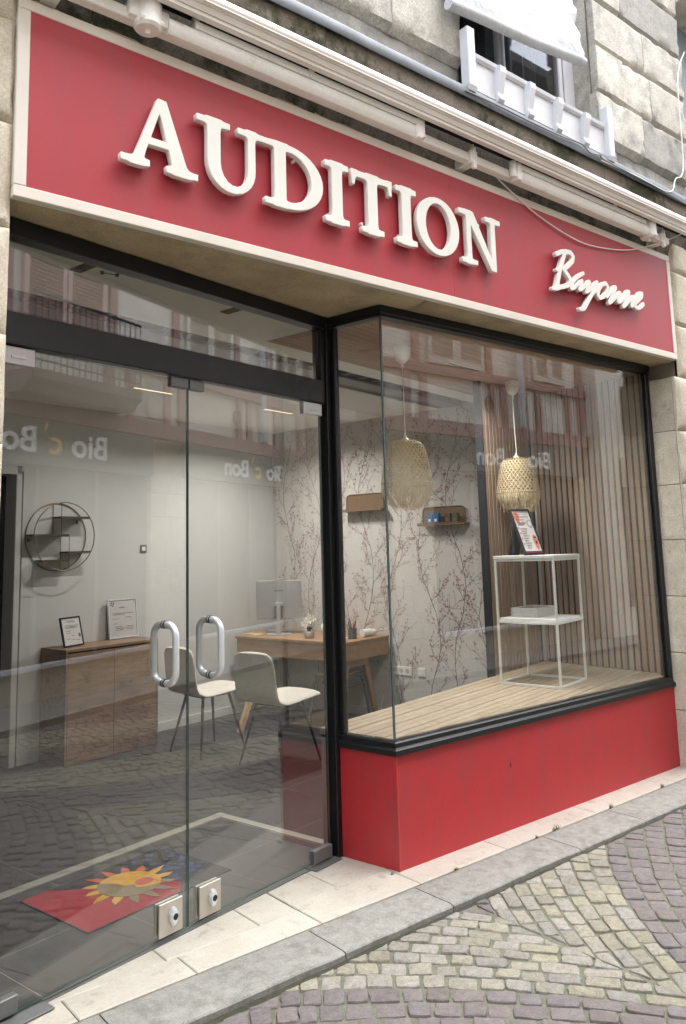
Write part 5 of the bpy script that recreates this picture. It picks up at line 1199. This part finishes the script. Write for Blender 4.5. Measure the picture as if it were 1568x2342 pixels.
# rattan wall ledges
def ledge(w_, z, W_, label):
    t = dthing('rattan_ledge', label, 'wall shelf', 2.918, w_, z, 0, 'rattan wall ledges')
    pts = []
    for cy__, cz_, a0 in ((W_/2-.05, .115, 0), (-W_/2+.05, .115, 90), (-W_/2+.03, .03, 180), (W_/2-.03, .03, 270)):
        r = .045 if a0 < 180 else .028
        for k in range(5): a = R_(a0+22.5*k); pts.append((cy__+r*math.cos(a), cz_+r*math.sin(a)))
    MB().prism(pts, -.012, -.002, 'x').obj('back_panel', 'rattan', t); MB().tube([(-.014, y, z_) for y, z_ in pts], .006, 6, closed=True).obj('rim', 'rattan', t, True)
    MB().rbox(-.115, -.013, -W_/2-.04, W_/2, -.012, .006, .003, 1).obj('shelf', 'rattan', t); MB().tube([(-.115, -W_/2, .012), (-.115, W_/2, .012)], .004, 6).obj('lip', 'rattan', t)
    return t
ledge(1.93, 1.962, .46, 'empty rattan wall ledge on the wallpaper beside the black corner post'); ledge(1.03, 1.79, .46, 'rattan wall ledge holding blue and dark boxes on the wallpaper')
for k, (y, mt, h, lb) in enumerate(((1.145, 'blue_box', .098, 'blue product box on the rattan ledge, at the end of the row'), (1.078, 'blue_box', .098, 'blue product box on the rattan ledge, next to the dark box'), (.955, 'dark_box', .088, 'dark product box with tan print on the rattan ledge, next to the blue box'), (.880, 'dark_box', .088, 'dark product box with tan print on the rattan ledge, by the rounded rim'))):
    t = dthing('product_box', lb, 'box', 2.86, y, 1.7965); box('carton', mt, (-.02, .02, -.029, .029, 0, h), t, .0015); box('front_print', 'paper' if k < 2 else 'rattan', (-.0208, -.0202, -.012, .012, .02, .045), t)
# door mat with a plain two-tone sun
mt = dthing('door_mat', 'red and black printed door mat with a yellow sun inside the entrance', 'door mat', -.9, .585, .0068)
def mp(pts): return [(u+.9, w_-.585) for u, w_ in pts]
MB().prism(mp([(-1.30, .315), (-.47, .315), (-.47, .855), (-1.30, .855)]), 0, .006, 'z').obj('base', 'mat_black', mt)
MB().prism(mp([(-1.296, .319), (-.80, .319), (-.72, .40), (-.75, .50), (-.95, .60), (-1.02, .70), (-1.10, .78), (-1.16, .851), (-1.296, .851)]), .0062, .0070, 'z').obj('red_field', 'mat_red', mt)
rgm = random.Random(8)
for k in range(46):
    u, w_ = rgm.uniform(-.74, -.485), rgm.uniform(.42, .84); r = rgm.uniform(.008, .03); MB().prism(mp([(u+r*math.cos(a)*rgm.uniform(.6, 1), w_+r*math.sin(a)*rgm.uniform(.6, 1)) for a in np.linspace(0, 2*PI, 8)[:-1]]), .0062+.00006*k, .0066+.00006*k, 'z').obj('blue_fleck', 'mat_blue', mt)
cu, cw, cr = -.886, .585, .150
for k in range(14):
    a = 2*PI*k/14+.15; hf = .16; r1 = rgm.uniform(.215, .262); col = ('mat_yellow', 'mat_yellow', 'mat_tan', 'mat_tan', 'mat_yellow', 'mat_orange', 'mat_orange')[int(((a-2.3) % (2*PI))/(2*PI)*7) % 7]
    MB().prism(mp([(cu+cr*.97*math.cos(a-hf), cw+cr*.97*math.sin(a-hf)), (cu+.195*math.cos(a-.09), cw+.195*math.sin(a-.09)), (cu+r1*math.cos(a+.05), cw+r1*math.sin(a+.05)), (cu+.190*math.cos(a+.11), cw+.190*math.sin(a+.11)), (cu+cr*.97*math.cos(a+hf), cw+cr*.97*math.sin(a+hf))]), .0093, .0100, 'z').obj('sun_ray', col, mt)
div = [(-.55, .82), (-.25, .35), (-.20, .0), (.05, -.18), (-.05, -.45), (.20, -.62), (.62, -.78)]
aa = math.atan2(div[0][1], div[0][0]); ab = math.atan2(div[-1][1], div[-1][0])
yl = [(math.cos(a), math.sin(a)) for a in np.linspace(ab, aa, 26)]; tn = [(math.cos(a), math.sin(a)) for a in np.linspace(aa, ab+2*PI, 22)]
MB().prism(mp([(cu+cr*x, cw+cr*y) for x, y in yl+div[1:-1]]), .0103, .0110, 'z').obj('sun_half', 'mat_yellow', mt)
MB().prism(mp([(cu+cr*x, cw+cr*y) for x, y in tn+div[1:-1][::-1]]), .0103, .0110, 'z').obj('moon_half', 'mat_tan', mt)
MB().prism(mp([(cu+.06+.045*math.cos(a), cw-.035+.042*math.sin(a)) for a in np.linspace(0, 2*PI, 21)[:-1]]), .0112, .0115, 'z').obj('cheek', 'mat_orange', mt)
# ================================================================== OPPOSITE SIDE OF THE STREET (seen only in the glass)
YO = -4.6
hs_ = thing('timbered_house', 'half timbered house with red beams and grey shop fascia across the street', 'house', (4, YO, 0))
def ob(name, mat, x0, x1, z0, z1, d0, d1, r=0): return box(name, mat, (x0-4, x1-4, -d1 if False else d0, d1, z0, z1), hs_, r)
ob('wall', 'stucco', -4, 8.9, 3.1, 9.3, -.30, 0)
ob('wall', 'limestone', -4, 8.9, -.08, 3.1, -.35, -.12)
opk = dict()
for x0, x1 in ((-4.0, .6), (4.38, 5.15), (8.55, 8.9)):
    zz = [-.06, .38, .72, 1.06, 1.40, 1.74, 2.08, 2.40, 2.66]
    for i, (a, b) in enumerate(zip(zz, zz[1:])):
        w2 = (x1-x0); cuts = [x0, x0+w2*(.55 if i % 2 else .4), x1]
        if w2 > 2: cuts = list(np.linspace(x0, x1, 8))+[]
        for c0, c1 in zip(cuts, cuts[1:]): ob('pier_block', 'limestone', c0+.003, c1-.003, a+.003, b-.003, -.12, .01, .006)
for x0, x1 in ((.6, 4.38), (5.15, 8.55)):
    ob('shop_window', 'opp_glass', x0, x1, .42, 2.62, -.10, -.06); ob('stall_riser', 'limestone', x0, x1, -.06, .37, -.11, -.02); ob('window_ledge', 'white_paint', x0, x1, .37, .42, -.09, .03, .005)
    for k in range(1, 4): x = x0+(x1-x0)*k/4; ob('mullion', 'zinc', x-.025, x+.025, .42, 2.62, -.06, -.03)
ob('fascia', 'fascia', .4, 4.33, 2.60, 3.12, 0.0, .10, .01); ob('fascia', 'fascia', 5.05, 8.62, 2.64, 3.12, 0.0, .10, .01)
def biotext(xr, size, z, gap):
    s_ = size/.72
    x = xr
    for body, mt, dx in (('Bio', 'fascia_white', 0), ('c', 'fascia_yellow', 1.62), ('Bon', 'fascia_white', 2.42)):
        o = link('fascia_letter', text_mesh('fascia_letter', body, s_, mt, .008, s_*.018), hs_, (xr-dx*s_*gap-4, .109, z), (PI/2, 0, PI)); o.scale = (1.14, 1, 1)
    mb = MB(); mb.prism([(0, .0), (.10*s_, .06*s_), (.13*s_, .20*s_), (.12*s_, .32*s_), (.04*s_, .22*s_)], .101, .112, 'y'); o = mb.obj('fascia_leaf', 'fascia_yellow', hs_); o.location = (xr-2.22*s_*gap-4, 0, z+.62*s_)
biotext(3.46, .285, 2.745, 1.16); biotext(7.72, .27, 2.745, 1.20)
ob('beam', 'timber', -4, 8.9, 3.13, 3.34, -.0, .09, .008)
ob('beam', 'timber', -4, 8.9, 4.00, 4.14, -.0, .06, .008); ob('beam', 'timber', -4, 8.9, 5.55, 5.72, -.0, .07, .008); ob('beam', 'timber', -4, 8.9, 7.3, 7.45, -.0, .07, .008)
for x in (-3.4, -2.5, -1.6, -.7, .15, .55, 1.5, 2.0, 3.55, 3.95, 4.7, 5.02, 6.5, 6.78, 7.25, 7.62, 8.4, 8.75): ob('post', 'timber', x-.065, x+.065, 3.345, 3.995, .0, .045, .006)
for x in (-3.4, -1.6, .15, 1.95, 3.62, 4.9, 6.45, 7.3, 8.75): ob('post', 'timber', x-.07, x+.07, 4.145, 5.545, .0, .045, .006)
for k, x in enumerate((4.15, 4.45)): ob('patch_stone', 'limestone_old', x-.16, x+.14, 3.36+.03*k, 3.9, .0, .02, .01)
slat_me = {}
def shutters(x0, x1, z0, z1, mat):
    mid = (x0+x1)/2
    for a, b in ((x0, mid-.006), (mid+.006, x1)):
        s = thing('shutter', None, None); s.parent = hs_
        mb = MB(); mb.rbox(a-4, a-4+.07, .03, .07, z0, z1, .004, 1); mb.rbox(b-4-.07, b-4, .03, .07, z0, z1, .004, 1)
        zm = z0+(z1-z0)*.62
        for z_ in (z0, zm, z1-.09): mb.rbox(a-4+.0705, b-4-.0705, .032, .068, z_, z_+.09, .004, 1)
        mb.obj('stile', mat, s)
        z_ = z0+.11
        while z_ < z1-.13:
            if not (zm-.04 < z_ < zm+.10):
                key = (round(b-a, 3), mat)
                if key not in slat_me: L = (b-a)-.142; slat_me[key] = MB().add([(0, -.012, -.016), (L, -.012, -.016), (L, .014, .014), (0, .014, .014), (0, -.014, -.010), (L, -.014, -.010), (L, .012, .020), (0, .012, .020)], [(0, 1, 2, 3), (7, 6, 5, 4), (0, 4, 5, 1), (1, 5, 6, 2), (2, 6, 7, 3), (3, 7, 4, 0)]).mesh('louvre', mat)
                link('louvre', slat_me[key], s, (a-4+.071, .05, z_), (PI, 0, 0))
            z_ += .048
        box('shutter_back', 'near_black', (a-4+.0705, b-4-.0705, .005, .012, z0+.09, z1-.09), s)
shutters(2.15, 3.45, 4.16, 5.5, 'shutter_pink'); shutters(5.12, 6.30, 4.16, 5.5, 'shutter_pale'); shutters(7.5, 8.35, 4.16, 5.5, 'shutter_pale'); shutters(.35, 1.65, 4.16, 5.5, 'shutter_pink'); shutters(5.12, 6.30, 5.9, 7.2, 'shutter_pale'); shutters(7.5, 8.35, 5.9, 7.2, 'shutter_pale'); shutters(2.15, 3.45, 5.9, 7.2, 'shutter_pink')
mb = MB(); mb.prism([(-.5, 3.40), (.75, 3.40), (.75, 3.44), (.66, 3.50), (.60, 3.56), (.60, 3.62), (-.5, 3.62)], 0, 1.75, 'x'); 
balc = thing('balcony', None, None, (1.95-4, 0, 0)); balc.parent = hs_
MB().prism([(0, 3.36), (.30, 3.36), (.36, 3.44), (.44, 3.50), (.44, 3.60), (0, 3.60)], 0, 1.75, 'x').obj('slab', pmat('brown_balcony_stone', s2l(128, 112, 104), s2l(112, 98, 92), scale=4, rough=.9), balc)
mb = MB(); mb.tube([(.02, .42, 4.45), (1.73, .42, 4.45)], .018, 8); mb.tube([(.02, .42, 3.70), (1.73, .42, 3.70)], .012, 8)
for k in range(19): x = .04+k*.0939; mb.tube([(x, .42, 3.605), (x, .42, 4.44)], .007, 6)
for k in range(9): x = .13+k*.188; mb.tube([(x+.06*math.cos(a), .42, 3.95+.06*math.sin(a)) for a in np.linspace(0, 2*PI, 13)[:-1]], .005, 5, closed=True)
mb.obj('railing', 'iron', balc)
mb = MB(); mb.tube([(3.12, .08, 3.36), (3.12, .08, 9.2)], .055, 10); mb.obj('downpipe', 'white_paint', hs_, True)
mb = MB(); rgc = random.Random(2)
for k in range(7): mb.tube([(2.35+(.085+.008*rgc.random())*math.cos(a)+.01*rgc.random(), .06+.01*k/2, 3.66+(.12+.01*rgc.random())*math.sin(a)) for a in np.linspace(0, 2*PI, 17)[:-1]], .005, 5, closed=True)
mb.obj('cable_coil', 'iron', hs_)
ob('roof_eave', 'roof', -4.2, 9.0, 9.3, 9.45, -1.5, .28)
# further houses across the street
h2 = thing('corner_house', 'plain cream house further along across the street', 'house', (12, YO, 0))
box('wall', 'stucco', (-3.08, 6, -.6, .25, -.08, 9.3), h2); box('roof', 'roof', (-3.2, 6.2, -1.5, .5, 9.3, 9.5), h2)
for k in range(3):
    for z_ in (3.7, 6.3): o = box('window', 'opp_glass', (-2.2+k*2.6, -1.2+k*2.6, .251, .256, z_, z_+1.5), h2); box('window_frame', 'white_paint', (-2.28+k*2.6, -1.12+k*2.6, .252, .30, z_-.08, z_), o)
    o = box('shop_window', 'opp_glass', (-2.5+k*2.6, -.6+k*2.6, .251, .256, .5, 2.5), h2); box('sign_board', 'shutter_pale', (-2.5+k*2.6, -.6+k*2.6, .26, .33, 2.55, 3.0), o)
h3 = thing('end_house', 'pale stone house standing at the left end of the street', 'house', (-9, YO, 0)); box('wall', 'limestone_old', (-5, 4.95, -.6, .1, -.08, 6.2), h3); box('roof', 'roof', (-5.1, 4.95, -1.5, .4, 6.2, 6.4), h3)
for k in range(3): 
    for z_ in (1.0, 3.9): box('window', 'opp_glass', (-4+k*3, -2.9+k*3, .101, .106, z_, z_+1.4), h3)
pv = box('far_pavement', 'kerb', (-10, 20, YO-.3, -3.72, -.06, .04)); struct(pv, 'grey pavement across the street')
# our side: the houses next door
nb = thing('neighbour_house', 'grey rendered neighbouring house to the right of the limestone corner', 'house', (3.22, 0, 0))
box('wall', 'limestone_old', (0, 9, -.04, .8, -.08, 6.6), nb); box('roof', 'roof', (0, 9.1, -.5, 2, 6.6, 6.8), nb)
wn = box('window', pmat('blue_grey_shutter', s2l(128, 138, 148), s2l(118, 128, 138), scale=4, rough=.6), (.18, 1.2, -.08, -.041, 4.1, 6.2), nb); box('frame', 'white_paint', (.10, .178, -.11, -.041, 4.0, 6.3), wn); box('hood', 'limestone_old', (.0, 1.4, -.34, -.041, 6.0, 6.25), wn)
nb2 = thing('left_house', 'limestone house adjoining the shop on the left', 'house', (-3.62, 0, 0)); box('wall', 'limestone', (-9, 0, -.18, .8, -.08, 6.4), nb2); box('roof', 'roof', (-9, 0, -.5, 2, 6.4, 6.6), nb2)
for k in range(3): box('window', 'opp_glass', (-2.4-k*2.6, -1.3-k*2.6, -.186, -.181, 4.0, 5.6), nb2)
for k in range(3): box('shop_window', 'opp_glass', (-2.6-k*2.6, -.9-k*2.6, -.186, -.181, .5, 2.6), nb2)
bt = thing('low_roof_slab', None, None); bt['kind'] = 'structure'; bt['label'] = 'unseen roof slab added to close the limestone townhouse, kept low for light'
box('closing_slab', 'mortar', (-3.6, 3.2, .42, 6, 6.0, 6.1), bt)  # unseen slab added against sky light, low to keep the far facades bright
